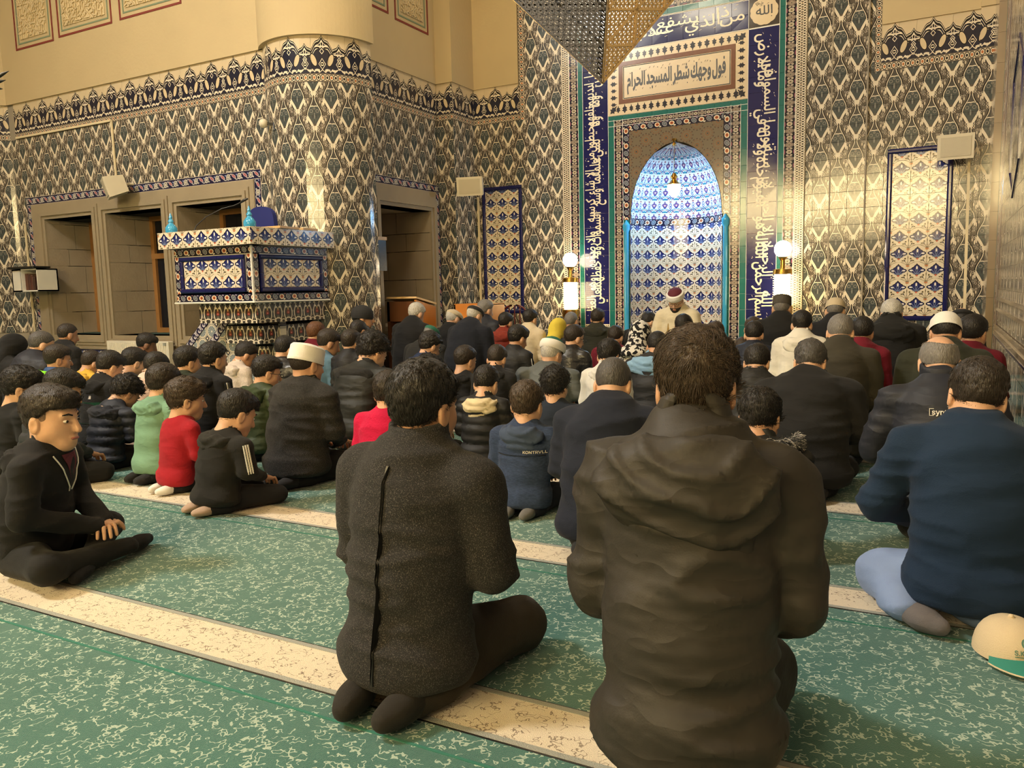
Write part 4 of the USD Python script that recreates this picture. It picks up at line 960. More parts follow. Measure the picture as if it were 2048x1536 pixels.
# stucco panels high on the plaster
def stucco(fr, a, b, z0, z1, label, d0, sd):
    s = thing('stucco_panel', label, 'relief panel'); r = np.random.default_rng(sd)
    plate(MB(), fr, rect_frame(a, b, z0, z1, .028), d0, d0 + .006).build('red_line', M['red'], s); plate(MB(), fr, rect_frame(a + .075, b - .075, z0 + .075, z1 - .075, .02), d0, d0 + .006).build('green_line', M['greenline'], s)
    mb = MB(); fbox(mb, fr, a + .14, b - .14, z0 + .14, z1 - .14, d0, d0 + .012)
    n = int((b - a - .28) / .05)
    for i in range(n):
        for j in range(int((z1 - z0 - .28) / .05)):
            u, v = a + .165 + i * .05, z0 + .165 + j * .05; ang = r.uniform(0, PI); c, q = math.cos(ang) * .03, math.sin(ang) * .03
            mb.bar(fr.at(u - c, v - q, d0 + .014), fr.at(u + c, v + q, d0 + .022), .013, .02, tuple(fr.n))
    mb.build('relief', M['stucco'], s)
stucco(FL, -12.47, -11.54, 4.85, 5.9, 'leftmost carved stucco panel in thin red and green lines', .03, 1); stucco(FL, -11.42, -10.22, 4.87, 5.9, 'second carved stucco panel from the left above the windows', .03, 2); stucco(FL, -10.06, -8.83, 4.88, 5.9, 'third carved stucco panel from the left above the windows', .03, 3)
stucco(FR, 8.05, 9.08, 4.78, 5.9, 'carved stucco panel on the return wall nearest the pier', .02, 4); stucco(FR, 9.22, 10.02, 4.75, 5.9, 'narrow carved stucco panel on the return wall by the corner', .02, 5)
# pierced chandelier and palm lamp
cdl = thing('chandelier', 'pierced golden lattice chandelier corner hanging into the top of the picture', 'chandelier')
A = np.array((-2.311, 5.823, 2.629)); K = 1.75
Rr = A + (np.array((-2.293, 5.90, 3.243)) - A) * K
C0 = np.array((0, 0, CAM_H)); Lr = A + (C0 + (np.array((-2.911, 5.583, 3.259)) - C0) * 1.05 - A) * K; R2 = A + (C0 + (np.array((-1.87, 6.142, 3.232)) - C0) * 1.05 - A) * K
def lattice(P, Q, S, N, nm, mat):
    a, b = (Q - P) / N, (S - P) / N; n = np.cross(a, b); n /= np.linalg.norm(n); mb = MB(); fr = MB()
    for i in range(N + 1):
        for p, q in ((P + a * i, P + a * i + b * (N - i)), (P + b * i, P + b * i + a * (N - i)), (P + a * i, P + b * i)):
            if np.linalg.norm(p - q) < .01: continue
            w = i % 7 == 0
            (fr if w else mb).bar(p, q, .018 if w else .0095, .022 if w else .012, n)
            if not w and nm == 'shaded_panel': mb.bar(p + n * .05 + b * .5, q + n * .05 + b * .5, .013, .008, n)
        for k in range(0): pass
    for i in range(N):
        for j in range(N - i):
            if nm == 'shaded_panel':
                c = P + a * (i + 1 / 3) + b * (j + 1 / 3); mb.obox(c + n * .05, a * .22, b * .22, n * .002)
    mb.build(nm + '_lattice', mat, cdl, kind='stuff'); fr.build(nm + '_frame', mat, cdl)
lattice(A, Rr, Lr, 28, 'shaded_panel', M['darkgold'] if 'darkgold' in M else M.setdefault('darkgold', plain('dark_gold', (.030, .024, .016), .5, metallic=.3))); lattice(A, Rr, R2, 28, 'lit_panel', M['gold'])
mb = MB(); mb.bar(A, Lr, .016, .02); mb.build('gilt_edge', M['brass'], cdl); mb = MB(); mb.bar(A, Rr, .014, .014); mb.bar(A, R2, .012, .02); mb.build('ridge', M['darkmetal'], cdl)
pl = thing('palm_lamp', 'dark metal palm-leaf spikes of a hanging lamp at the left edge', 'hanging lamp')
for tip in ((-5.2, 3.107, 2.531), (-5.214, 3.091, 2.475), (-5.229, 3.076, 2.42)):
    q = np.array(tip); o = np.array((-5.36, 3.0, 2.44)); mb = MB(); mb.tube([o, o + (q - o) * .5 + np.array((0, 0, -.006)), o + (q - o) * .8, q], [.012, .014, .010, .001], 8); mb.build('leaf', M['darkmetal'], pl, True)
MB().tube([(-5.36, 3.0, 2.36), (-5.36, 3.0, 3.3)], .018).build('stem', M['darkmetal'], pl)
# lit gallery at the back of the hall (seen only as golden bands mirrored in the glazed tiles)
gl = thing('gallery', 'gallery front with golden strip lamps behind the camera', kind='structure')
MB().box((-7.2, -5.0, 2.35), (1.5, -4.3, 2.5)).build('floor_slab', M['wood'], gl); MB().box((-7.2, -4.9, 2.5), (1.5, -4.85, 4.8)).build('screen', M['oak'], gl)
M['goldglow'] = emit('gold_strip_glow', (1.0, .77, .36), 44.0)
for z0, z1 in ((2.62, 2.70), (3.02, 3.34), (3.52, 3.94), (4.22, 4.30), (4.5, 4.56)):
    for i in range(5): MB().box((-6.6 + i * 1.36, -4.84, z0), (-6.6 + i * 1.36 + 1.28, -4.81, z1)).build('strip_lamp', M['goldglow'], gl)
# cap on the carpet
# ------------------------------------------------------------------ people: smooth bodies from distance fields
def nets(f, lo, hi, h):
    """surface nets: closed quad mesh of f(P) < 0"""
    lo, hi = np.asarray(lo, float), np.asarray(hi, float); n = np.ceil((hi - lo) / h).astype(int) + 1
    ax = [lo[k] + h * np.arange(n[k]) for k in range(3)]
    P = np.stack(np.meshgrid(*ax, indexing='ij'), -1).reshape(-1, 3); d = f(P).reshape(n)
    d[0], d[-1], d[:, 0], d[:, -1], d[:, :, 0], d[:, :, -1] = (np.maximum(q, h * .3) for q in (d[0], d[-1], d[:, 0], d[:, -1], d[:, :, 0], d[:, :, -1]))
    s = d < 0; c = n - 1
    acc = np.zeros((*c, 3)); cnt = np.zeros(tuple(c))
    corner = [(i, j, k) for i in (0, 1) for j in (0, 1) for k in (0, 1)]
    sl = lambda o: tuple(slice(o[k], n[k] - 1 + o[k]) for k in range(3))
    for a in corner:
        for k in range(3):
            if a[k]: continue
            b = list(a); b[k] = 1; da, db = d[sl(a)], d[sl(b)]; m = s[sl(a)] != s[sl(b)]
            t = np.where(m, da / np.where(m, da - db, 1), 0)
            for q in range(3): acc[..., q] += np.where(m, a[q] + (t if q == k else 0), 0)
            cnt += m
    on = cnt > 0; idx = -np.ones(tuple(c), int); idx[on] = np.arange(on.sum())
    base = np.stack(np.nonzero(on), -1); V = lo + h * (base + acc[on] / cnt[on][:, None]); F = []
    for k in range(3):
        u, v = (k + 1) % 3, (k + 2) % 3
        r = [slice(None)] * 3; r[k] = slice(0, n[k] - 1); r[u] = slice(1, n[u] - 1); r[v] = slice(1, n[v] - 1)
        r2_ = list(r); r2_[k] = slice(1, n[k]); A, B = s[tuple(r)], s[tuple(r2_)]
        e = np.stack(np.nonzero(A != B), -1); 
        if not len(e): continue
        g = e.copy(); g[:, u] += 1; g[:, v] += 1
        def at(du, dv):
            q = g.copy(); q[:, u] -= du; q[:, v] -= dv; return idx[q[:, 0], q[:, 1], q[:, 2]]
        Q = np.stack([at(1, 1), at(0, 1), at(0, 0), at(1, 0)], -1); fl = A[tuple(e.T)]; Q[~fl] = Q[~fl][:, ::-1]; F.append(Q)
    F = np.vstack(F); return V, np.vstack([F[:, [0, 1, 2]], F[:, [0, 2, 3]]])
def cone(P, a, b, ra, rb, ys=1.):
    P = P * np.array([1, 1 / ys, 1]); a, b = np.asarray(a, float) * [1, 1 / ys, 1], np.asarray(b, float) * [1, 1 / ys, 1]
    ba = b - a; t = np.clip((P - a) @ ba / (ba @ ba), 0, 1); return (np.linalg.norm(P - a - t[:, None] * ba, axis=1) - (ra + (rb - ra) * t)) * (1 if ys == 1 else .85)
def ell(P, c, r):
    q = (P - c) / np.asarray(r); k = np.linalg.norm(q, axis=1); k1 = np.linalg.norm(q / np.asarray(r), axis=1); return k * (k - 1) / np.maximum(k1, 1e-6)
def smin(a, b, k):
    h = np.clip(.5 + .5 * (b - a) / k, 0, 1); return b + (a - b) * h - k * h * (1 - h)
def smax(a, b, k): return -smin(-a, -b, k)
def uni(ds, k):
    o = ds[0]
    for d in ds[1:]: o = smin(o, d, k)
    return o
def vnormals(V, F):
    n = np.zeros_like(V); f = np.cross(V[F[:, 1]] - V[F[:, 0]], V[F[:, 2]] - V[F[:, 0]])
    for k in range(3): np.add.at(n, F[:, k], f)
    return n / np.maximum(np.linalg.norm(n, axis=1), 1e-12)[:, None]

def joints(pose, l):
    J = dict(pel=(0, .0, .17), waist=(0, .0 + l * .12, .34), chest=(0, .02 + l * .5, .51), up=(0, .035 + l * .85, .60), sh=(0, .035 + l * .85, .600), nk=(0, .050 + l, .655))
    J['elb'], J['wri'] = ((.218, .055 + l * .6, .355), (.085, .255 + l * .3, .25)) if pose != 'write' else ((.25, .08 + l * .6, .39), (.06, .24 + l * .5, .36))
    if pose == 'wide': J['elb'], J['wri'] = (.262, .09 + l * .6, .36), (.13, .27 + l * .3, .27)
    if pose == 'cross': J['elb'], J['wri'] = (.245, .05 + l * .6, .36), (.040, .29, .235)
    return J
def jacket_f(pose, l, fat=0.):
    J = joints(pose, l); s = lambda p, k: (p[0] * k, p[1], p[2])
    def f(P):
        b = uni([cone(P, J['pel'], J['waist'], .178 + fat, .163 + fat, .74), cone(P, J['waist'], J['chest'], .163 + fat, .168 + fat * .6, .74), cone(P, J['chest'], J['up'], .165, .125, .74), cone(P, (-.150, J['sh'][1], .588), (.150, J['sh'][1], .588), .062, .062), cone(P, (0, J['up'][1], .61), J['nk'], .105, .062)], .045)
        for k in (1, -1):
            a = (.182 * k, J['sh'][1], .580); e, w = s(J['elb'], k), s(J['wri'], k)
            b = smin(b, smin(cone(P, a, e, .068, .060), cone(P, e, w, .059, .044), .02), .030)
        if pose != 'cross': b = smin(b, ell(P, (0, -.03, .13), (.195 + fat, .135 + fat, .12)), .04)
        z = P[:, 2]; hem = .075 - z
        return smax(b, hem, .015)
    return f
def trouser_f(pose):
    def f(P):
        o = []
        for k in (1, -1):
            if pose == 'side':
                kn, an, tw = ((-.235, .12, .10), (-.20, -.04, .07), (-.19, -.09, .06)) if k < 0 else ((.16, .34, .085), (.02, -.02, .06), (.05, -.06, .05))
                o += [cone(P, (.07 * k, .02, .15), kn, .088, .085), cone(P, kn, an, .078, .055), cone(P, an, tw, .055, .045)]; continue
            if pose == 'cross':
                kn = (.30 * k, .20, .12); o += [cone(P, (.085 * k, -.02, .11), kn, .105, .072), cone(P, kn, (-.09 * k, .33 + .05 * k, .07), .068, .046)]
            else:
                kn = (.14 * k, .35, .085); o += [cone(P, (.07 * k, .02, .15), kn, .080, .075), cone(P, kn, (.10 * k, -.02, .062), .070, .050), cone(P, (.10 * k, -.02, .062), (.085 * k, -.10, .05), .048, .04)]
        o.append(ell(P, (0, -.02, .12), (.15, .095, .085)))
        d = uni(o, .035); return smax(d, .002 - P[:, 2], .012)
    return f
def sock_f(pose, k):
    if pose == 'side': a, b = ((-.19, -.08, .055), (-.10, -.170, .042)) if k < 0 else ((.05, -.05, .055), (.20, -.125, .042))
    elif pose == 'cross': a, b = (-.09 * k, .33 + .05 * k, .062), (-.25 * k, .35 + .06 * k, .045)
    else: a, b = (.085 * k, -.08, .055), (.060 * k, -.205, .042)
    a, b = np.array(a), np.array(b)
    def f(P): return smax(uni([cone(P, a, b, .040, .030), ell(P, a * .45 + b * .55, (.042, .055, .036) if pose != 'cross' else (.055, .042, .036))], .03), .002 - P[:, 2], .01)
    return f
def hood_f(l, big=1.):
    y, yn = .035 + l * .85, .050 + l
    def f(P):
        Q = P - np.array([0, yn - .012, .668]); c, s_ = math.cos(.35), math.sin(.35); qy, qz = Q[:, 1] * c + Q[:, 2] * s_, -Q[:, 1] * s_ + Q[:, 2] * c
        mantle = smax(cone(P, (0, y + .012, .575), (0, yn - .008, .690), .150, .082, .86), -cone(P, (0, yn + .012, .60), (0, yn + .03, .80), .060, .080), .012)
        mantle = smax(mantle, P[:, 1] - (yn + .035), .02)
        pouch = ell(P, (0, y - .095 * big ** .5, .600 - .035 * (big - 1)), (.128 * big, .058 * big ** .5, .072 * big))
        tail = ell(P, (.01, y - .110, .545 - .09 * (big - 1)), (.088 * big, .040, .062 * big))
        rim = np.sqrt((np.sqrt((P[:, 0] * .85) ** 2 + (P[:, 1] - y + .03) ** 2) - .105 * big ** .5) ** 2 + (P[:, 2] - .652 + .25 * (P[:, 0] ** 2) * 6 + .3 * (y - .03 - P[:, 1])) ** 2) - .021
        rim = smax(rim, P[:, 1] - (y - .015), .03)
        d = uni([mantle, pouch, tail, rim], .022)
        return smax(d, -ell(P, (0, y - .080, .700), (.082, .055, .060)), .015)
    return f
def collar_f(l, tall=.04):
    yn = .050 + l
    def f(P):
        Q = P - np.array([0, yn - .004, .668]); r = np.sqrt(Q[:, 0] ** 2 + (Q[:, 1] * 1.05) ** 2); z = Q[:, 2] - .012 - Q[:, 1] * .18
        return smax(np.abs(r - .074) - .009, np.abs(z) - tall, .008)
    return f
HC, HR = np.array([0, -.006, .030]), np.array([.0745, .097, .090])
def head_f(P):
    ax = np.abs(P[:, 0]); M_ = np.stack([ax, P[:, 1], P[:, 2]], -1)
    d = uni([ell(P, HC, HR), ell(P, (0, .030, -.040), (.060, .066, .072)), ell(P, (0, .062, -.088), (.030, .028, .024))], .035)
    d = smin(d, cone(M_, (.040, .045, -.028), (.052, .01, -.055), .022, .020), .03)          # cheek and jaw
    d = smin(d, cone(P, (0, .092, .010), (0, .112, -.030), .009, .013), .012)                   # nose
    d = smin(d, cone(M_, (.012, .090, .022), (.038, .080, .024), .009, .008), .012)            # brow
    d = smax(d, -ell(M_, (.031, .101, .004), (.017, .014, .011)), .010)                         # eye socket
    d = smin(d, ell(M_, (.0, .094, -.058), (.020, .009, .0055)), .006); d = smin(d, ell(M_, (.0, .092, -.068), (.017, .009, .006)), .006)   # lips
    e = ell(M_, (.077, -.008, -.012), (.010, .021, .033)); e = smax(e, -ell(M_, (.089, -.003, -.010), (.008, .012, .021)), .006)
    d = smin(d, e, .008)
    return smin(d, cone(P, (0, -.018, -.06), (0, -.045, -.20), .052, .058), .03)
def head_far(P):
    ax = np.abs(P[:, 0]); M_ = np.stack([ax, P[:, 1], P[:, 2]], -1)
    d = uni([ell(P, HC, HR), ell(P, (0, .032, -.045), (.060, .064, .074)), cone(P, (0, .092, .010), (0, .110, -.030), .011, .015), ell(M_, (.078, -.008, -.012), (.012, .022, .034))], .018)
    return smin(d, cone(P, (0, -.018, -.06), (0, -.045, -.20), .052, .058), .03)
def hairline(P, kind):
    y, z = P[:, 1], P[:, 2]
    cut = .9 * np.minimum(y, .062) + .008 - z                       # positive below the hairline
    if kind in ('fade', 'tall'): cut = .9 * np.minimum(y, .046) + .008 - z
    if kind == 'mop': cut = .62 * np.minimum(y, .09) - .006 - z
    if kind == 'long': cut = .55 * np.minimum(y, .09) - .045 - z
    return np.maximum(cut, -.078 - z)
def hair_f(kind):
    t = dict(short=(.007, .016), fade=(.0055, .018), mop=(.008, .020), curly=(.013, .025), crop=(.004, .007), long=(.018, .030), ring=(.005, .006), tall=(.010, .036))[kind]
    def f(P):
        up = np.clip((P[:, 2] - .015) / .07, 0, 1); th = t[0] + (t[1] - t[0]) * up ** .8
        d = ell(P, HC, HR) - th
        if kind in ('mop', 'fade', 'tall'): d = smin(d, ell(P, (0, .060, .088), (.056, .036, .022)), .03)
        d = smax(d, hairline(P, kind), .010)
        if kind == 'ring': d = smax(d, -ell(P, (.006, -.015, .118), (.070, .140, .092)), .008)
        return d
    return f
def stubble_f(P):
    d = ell(P, HC, HR) - .0022; y, z = P[:, 1], P[:, 2]
    return smax(smax(smax(d, np.maximum(.9 * np.minimum(y, .04) - .022 - z, -.092 - z), .004), z - .05, .004), y - .035, .004)
def beard_f(P):
    d = uni([ell(P, (0, .034, -.048), (.066, .070, .076)), ell(P, (0, .066, -.098), (.036, .032, .032))], .02)
    return smax(smax(d, P[:, 2] + .046 - .3 * np.maximum(0, .06 - P[:, 1]), .008), -ell(P, (0, .105, -.063), (.022, .02, .010)), .004)
def scarf_f(P):
    d = uni([ell(P, HC + [0, -.004, 0], HR + .020), cone(P, (0, -.03, -.05), (0, -.075, -.20), .085, .125), cone(P, (0, .0, -.1), (0, .0, -.2), .08, .10)], .05)
    return smax(d, -ell(P, (0, .115, -.02), (.058, .075, .085)), .012)
def hoodup_f(P):
    d = uni([ell(P, HC + [0, -.012, .004], HR + .022), cone(P, (0, -.035, -.05), (0, -.06, -.20), .080, .105)], .05)
    return smax(d, -ell(P, (0, .120, .0), (.066, .085, .095)), .012)
BND = dict(jk=((-.42, -.30, .03), (.42, .52, .74)), tr=((-.42, -.28, -.02), (.42, .52, .30)), so=((-.36, -.36, -.02), (.36, .50, .13)), hd=((-.24, -.32, .36), (.24, .34, .78)), head=((-.11, -.13, -.23), (.11, .145, .145)), hair=((-.13, -.15, -.13), (.13, .15, .18)), scarf=((-.2, -.24, -.24), (.2, .16, .18)))
cache = {}
def tmpl(key, f, b, h):
    k = (key, h)
    if k not in cache: cache[k] = nets(f, *BND[b], h)
    return cache[k]
def eul(rz, rx, ry=0.):
    return trimesh.transformations.euler_matrix(rx, ry, rz, 'sxyz')[:3, :3]
def hand_mesh():
    S = lambda p, r: manifold3d.Manifold.sphere(r, 10).translate(p)
    H = lambda *q: manifold3d.Manifold.batch_hull([S(p, r) for p, r in q])
    parts = [H(((0, 0, 0), .022), ((-.026, .062, .0), .015), ((.028, .058, .0), .014), ((.0, .07, .004), .014))]
    for x, y0, L, dx in ((-.030, .064, .070, -.010), (-.010, .072, .080, -.003), (.010, .070, .074, .004), (.028, .060, .058, .011)):
        a, b, c = (x, y0, .0), (x + dx * .5, y0 + L * .48, .006), (x + dx * .8, y0 + L * .80, -.012); e = (x + dx, y0 + L * .95, -.030)
        parts += [H((a, .0100), (b, .0090)), H((b, .0090), (c, .0082)), H((c, .0082), (e, .0072))]
    parts += [H(((-.020, .012, -.004), .014), ((-.050, .040, -.012), .0115)), H(((-.050, .040, -.012), .0115), ((-.056, .070, -.022), .0095)), H(((0, 0, 0), .020), ((0, -.035, 0), .017))]
    m = manifold3d.Manifold.batch_boolean(parts, manifold3d.OpType.Add).refine_to_length(.008).to_mesh()
    t = trimesh.Trimesh(m.vert_properties[:, :3], m.tri_verts, process=True); trimesh.smoothing.filter_taubin(t, iterations=6); return t.vertices, t.faces
HAND = hand_mesh()

# cloth, skin and hair materials
def cloth(name, col, kind='cotton'):
    k = ('cloth', kind, tuple(col))
    if k in cache: return cache[k]
    g = G(); t, x, y, z = g.pos(); lo = tuple(c * .80 for c in col); hi = tuple(min(1, c * 1.22) for c in col)
    n = g.noise(t, 7.0, 3); fine = g.noise(t, 260.0, 2)
    base = g.mix(n, lo, hi); kw = dict(sheen_weight=.04, sheen_roughness=.5, specular_ior_level=.2); rough, bs = .88, .25; h = fine
    if kind == 'tweed':
        f2 = g.noise(g.scale(t, (420., 420., 300.)), 1.0, 1)
        base = g.mix((f2 - .52).max(0.0) * 2.6, base, (.12, .11, .105)); h = f2; bs = .4
    if kind == 'nylon': rough, bs, kw = .60, .10, dict(specular_ior_level=.30)
    if kind == 'leather': rough, bs, kw = .34, .35, dict(specular_ior_level=.5); h = g.noise(t, 60.0, 3)
    if kind == 'fleece': bs = .8; h = g.noise(t, 110.0, 2)
    if kind == 'melange': base = g.mix((g.noise(g.scale(t, (60., 60., 420.)), 1.0, 1) - .35).max(0.0) * 1.6, lo, tuple(min(1, c * 1.7) for c in col))
    if kind == 'camo': base = Paint(g, (.62, .60, .56)).put(g.noise(t, 26.0, 2).gt(.50), (.012, .012, .014)).c
    wr = g.noise(g.node('mapping', 'vector', {'scale': (4.5, 4.5, 11.), 'mapping_type': 'point', 'rotation': (.35, .25, 0)}, {'vector': t}), 1.0, 2.0, .55)
    rid = 1.0 - ((wr - .5).abs() * 3.2).min(1.0)
    wn = g.node('bump', 'normal', {'strength': .30 if kind in ('nylon', 'leather') else .22, 'distance': .022}, {'height': rid})
    hn = g.node('bump', 'normal', {'strength': bs, 'distance': .004}, {'height': h, 'normal': wn})
    cache[k] = g.done('cloth_' + name, base, rough, normal=hn, **kw); return cache[k]
def skin(name, col):
    k = ('skin', name)
    if k not in cache:
        g = G(); t, x, y, z = g.pos(); n = g.noise(t, 22.0, 3)
        cache[k] = g.done('skin_' + name, g.mix(n, tuple(c * .86 for c in col), tuple(min(1, c * 1.1) for c in col)), .52, g.noise(t, 240.0, 2), .15, .002, subsurface_weight=.12, subsurface_radius=(.012, .005, .003), subsurface_scale=.6, specular_ior_level=.35)
    return cache[k]
SK = dict(fair=(.56, .33, .21), mid=(.47, .26, .155), tan=(.36, .19, .11), dark=(.20, .10, .06))
def hairmat(col, spread=.5):
    k = ('hair', tuple(col))
    if k not in cache:
        g = G(); t, x, y, z = g.pos(); n = g.noise(g.scale(t, (180., 180., 60.)), 1.0, 2)
        cache[k] = g.done(f'hair_{len(cache)}', g.mix(n, tuple(c * (1 - spread) for c in col), tuple(min(1, c * (1 + spread)) for c in col)), .46, n, .8, .006, specular_ior_level=.35)
    return cache[k]
HAIR = dict(black=(.012, .010, .009), dark=(.022, .016, .012), brown=(.046, .031, .020), light=(.085, .050, .026), grey=(.16, .15, .14), salt=(.060, .056, .054), white=(.42, .40, .36), auburn=(.10, .042, .018))
def strands(parent, V, F, n, L, wid, mat, c, swirl, lift, seed):
    r = np.random.default_rng(seed); T = V[F]; ar = np.linalg.norm(np.cross(T[:, 1] - T[:, 0], T[:, 2] - T[:, 0]), axis=1); nr = vnormals(V, F)
    i = r.choice(len(F), n, p=ar / ar.sum()); a = r.random((n, 2)); m = a.sum(1) > 1; a[m] = 1 - a[m]; w = np.stack([1 - a.sum(1), a[:, 0], a[:, 1]], -1)[:, :, None]
    p = (T[i] * w).sum(1); N = (nr[F[i]] * w).sum(1); N /= np.linalg.norm(N, axis=1)[:, None]
    d = p - c + r.normal(0, .007, p.shape); d -= (d * N).sum(1)[:, None] * N; d /= np.maximum(np.linalg.norm(d, axis=1), .004)[:, None]; sw = np.cross(N, d)
    clump = meshkit.noise(p * 55, seed)[:, None] - .5; t_ = d * 1. + sw * (swirl + clump * 1.4) + r.normal(0, .22, (n, 3)); t_ -= (t_ * N).sum(1)[:, None] * N; t_ /= np.linalg.norm(t_, axis=1)[:, None]
    l = L * r.uniform(.6, 1.15, n)[:, None]; k = 5; pts = []
    for s_ in np.linspace(0, 1, k): pts.append(p - N * .002 + l * (t_ * s_ * .9 + N * (lift * s_ - lift * .62 * s_ * s_)) - N * (l * s_) ** 2 / .21 + np.array([0, 0, -1.]) * l * .12 * s_ * s_)
    B = UsdGeom.BasisCurves.Define(stage, numbered(ppath(parent) + '/hair_strands')); B.CreateTypeAttr('cubic'); B.CreateBasisAttr('catmullRom')
    B.CreatePointsAttr(Vt.Vec3fArray.FromNumpy(np.stack(pts, 1).reshape(-1, 3).astype(np.float32))); B.CreateCurveVertexCountsAttr(Vt.IntArray.FromNumpy(np.full(n, k, np.int32))); B.CreateWidthsAttr(Vt.FloatArray([wid])); B.SetWidthsInterpolation('constant')
    UsdShade.MaterialBindingAPI.Apply(B.GetPrim()).Bind(mat); tag(B, kind='stuff')
def frac(v): return v - np.floor(v)
def folds(V, N, seed, amp, fz=15., quilt=0.):
    p = V + seed * 3.7
    a = meshkit.noise(p * np.array([4.5, 4.5, fz]) + 1.3 * meshkit.noise(p * 3.0, seed)[:, None], seed); b = meshkit.noise(p * np.array([13., 13., 9.]), seed + 1)
    d = amp * ((1 - np.abs(2 * a - 1)) ** 2 * 1.5 - .6) + amp * .4 * (b - .5)
    if quilt: d = d * .5 + quilt * (np.abs(np.sin(V[:, 2] * PI / .058 + .6 * (a - .5))) ** .6 - .6)
    return V + N * d[:, None]
import zlib
def person(key, X, Y, top, hm, w, jacket, label, kind='cotton', hair='short', hc='black', sk='mid', rz=0., hy=0., hp=14., lean=.05, pose='kneel', px=45, hood=None, hoodbig=1., collar=None, pants=(.012, .012, .014), sock=(.02, .02, .022), quilt=0., amp=None, fat=0., legpose=None, cap=None, glasses=False, beard=None, scarf=None, hoodup=None, extra=None, cold=None, roll=0., group=None, legs=True, curls=None, ear=None):
    seed = zlib.crc32(key.encode()) % 997
    near = px > 90; h = .0105 if near else .014 if px > 60 else .019 if px > 42 else .025
    hh = .0048 if near else .0062 if px > 60 else .0082 if px > 42 else .0105
    lean = round(lean / .03) * .03; hs = hm / .172; rz, hy, hp, roll = map(math.radians, (rz, -hy, -hp, roll))
    s = (top - .01 - .196 * hs) / .660; sx = w / .49; sy = .45 * sx + .55 * max(s, .75 * sx)
    S = np.array([sx, sy, s]); Rz = eul(rz, 0)
    neck = np.array([0, .050 + lean, .655]) * S
    hpos = neck + np.array([0, .004, .106 * hs])                     # head centre
    off = np.array([X, Y, .01]) - Rz @ np.array([0, hpos[1], 0])
    W = lambda V: (V * S) @ Rz.T + off
    piv = np.array([0, -.02, -.10]) * hs; Rh = eul(hy, hp, roll)
    Hd = lambda V: (((V * hs - piv) @ Rh.T + piv) + hpos) @ Rz.T + off
    p = thing('person', label, 'person', group=group)
    name = lambda m: None
    # body: head and neck joined to a torso with limbs and hands
    hv, hf = tmpl('head' if px > 42 else 'headfar', head_f if px > 42 else head_far, 'head', hh); J = joints(pose, lean)
    sp = lambda q, r: (np.asarray(q, float), r)
    bones = [(sp(J['pel'], .12), sp(J['chest'], .11)), (sp(J['chest'], .11), sp((0, J['nk'][1], .64), .05))]
    for k in (1, -1):
        e, q = (J['elb'][0] * k, *J['elb'][1:]), (J['wri'][0] * k, *J['wri'][1:]); sh = (.165 * k, J['sh'][1], .575)
        bones += [(sp((.08 * k, J['up'][1], .56), .05), sp(sh, .048)), (sp(sh, .048), sp(e, .040)), (sp(e, .040), sp(q, .026))]
        kn = (.30 * k, .20, .12) if pose == 'cross' else (.14 * k, .35, .085); an = (-.09 * k, .33 + .05 * k, .07) if pose == 'cross' else (.10 * k, -.02, .062)
        bones += [(sp((.07 * k, .03, .14), .05), sp(kn, .042)), (sp(kn, .042), sp(an, .030))]
    key_ = ('core', pose, lean)
    if key_ not in cache:
        sph = lambda q: manifold3d.Manifold.sphere(q[1], 8).translate(tuple(map(float, q[0])))
        mm = manifold3d.Manifold.batch_boolean([manifold3d.Manifold.batch_hull([sph(a), sph(b)]) for a, b in bones], manifold3d.OpType.Add).to_mesh(); cache[key_] = (mm.vert_properties[:, :3].astype(float), mm.tri_verts.astype(int))
    parts = [(Hd(hv), hf), (W(cache[key_][0]), cache[key_][1])]
    hsz = .92 * (.6 + .4 * min(1.1, s)) * hs
    for k in (1, -1):
        q = np.array([J['wri'][0] * k, *J['wri'][1:]]) * S; hv2, hf2 = HAND; v = hv2 * hsz * np.array([k, 1, 1]); f2 = hf2 if k > 0 else hf2[:, ::-1]
        ang = {'cross': 1.15, 'write': .9}.get(pose, .35) * k; v = v @ eul(ang, -.35 if pose != 'cross' else -.1).T + q + np.array([0, .012, -.004]); parts.append((v @ Rz.T + off, f2))
    try:
        ms = [manifold3d.Manifold(manifold3d.Mesh(np.asarray(v, np.float32), np.asarray(f, np.uint32))) for v, f in parts]
        if any(m_.status() != manifold3d.Error.NoError for m_ in ms): raise ValueError
        mm = manifold3d.Manifold.batch_boolean(ms, manifold3d.OpType.Add).to_mesh(); bv, bf = mm.vert_properties[:, :3].astype(float), mm.tri_verts.astype(int)
    except Exception:
        b_ = MB(); [b_.add(v, f) for v, f in parts]; bv, bf = b_.mesh()
    obj('body', (bv, bf), skin(sk, SK[sk]), p, True)
    # clothes
    amp = (.009 if kind in ('nylon', 'leather') else .006) if amp is None else amp
    jv, jf = tmpl(('jk', pose, lean, fat), jacket_f(pose, lean, fat), 'jk', h); v = W(jv); jb = v; v = folds(v, vnormals(v, jf), seed, amp * (1 if px > 42 else .8), quilt=quilt); jm = cloth(key, jacket, kind)
    obj('jacket', (v, jf), jm, p, True)
    if extra:
        kd = cKDTree(jb); dv = v - jb
        def cling(q): d_, i_ = kd.query(q, k=4); return q + dv[i_].mean(1)
    if legs:
        lp = legpose or pose; tv, tf = tmpl(('tr', lp), trouser_f(lp), 'tr', max(h, .014)); v = W(tv * np.array([1, 1, 1.])); v = folds(v, vnormals(v, tf), seed + 2, .005); obj('trousers', (v, tf), cloth(key + '_trousers', pants, 'cotton'), p, True)
        for k in (1, -1):
            sv, sf = tmpl(('so', lp, k), sock_f(lp, k), 'so', max(.010, h * .8)); obj('sock', (W(sv), sf), cloth(key + '_sock', sock, 'cotton'), p, True)
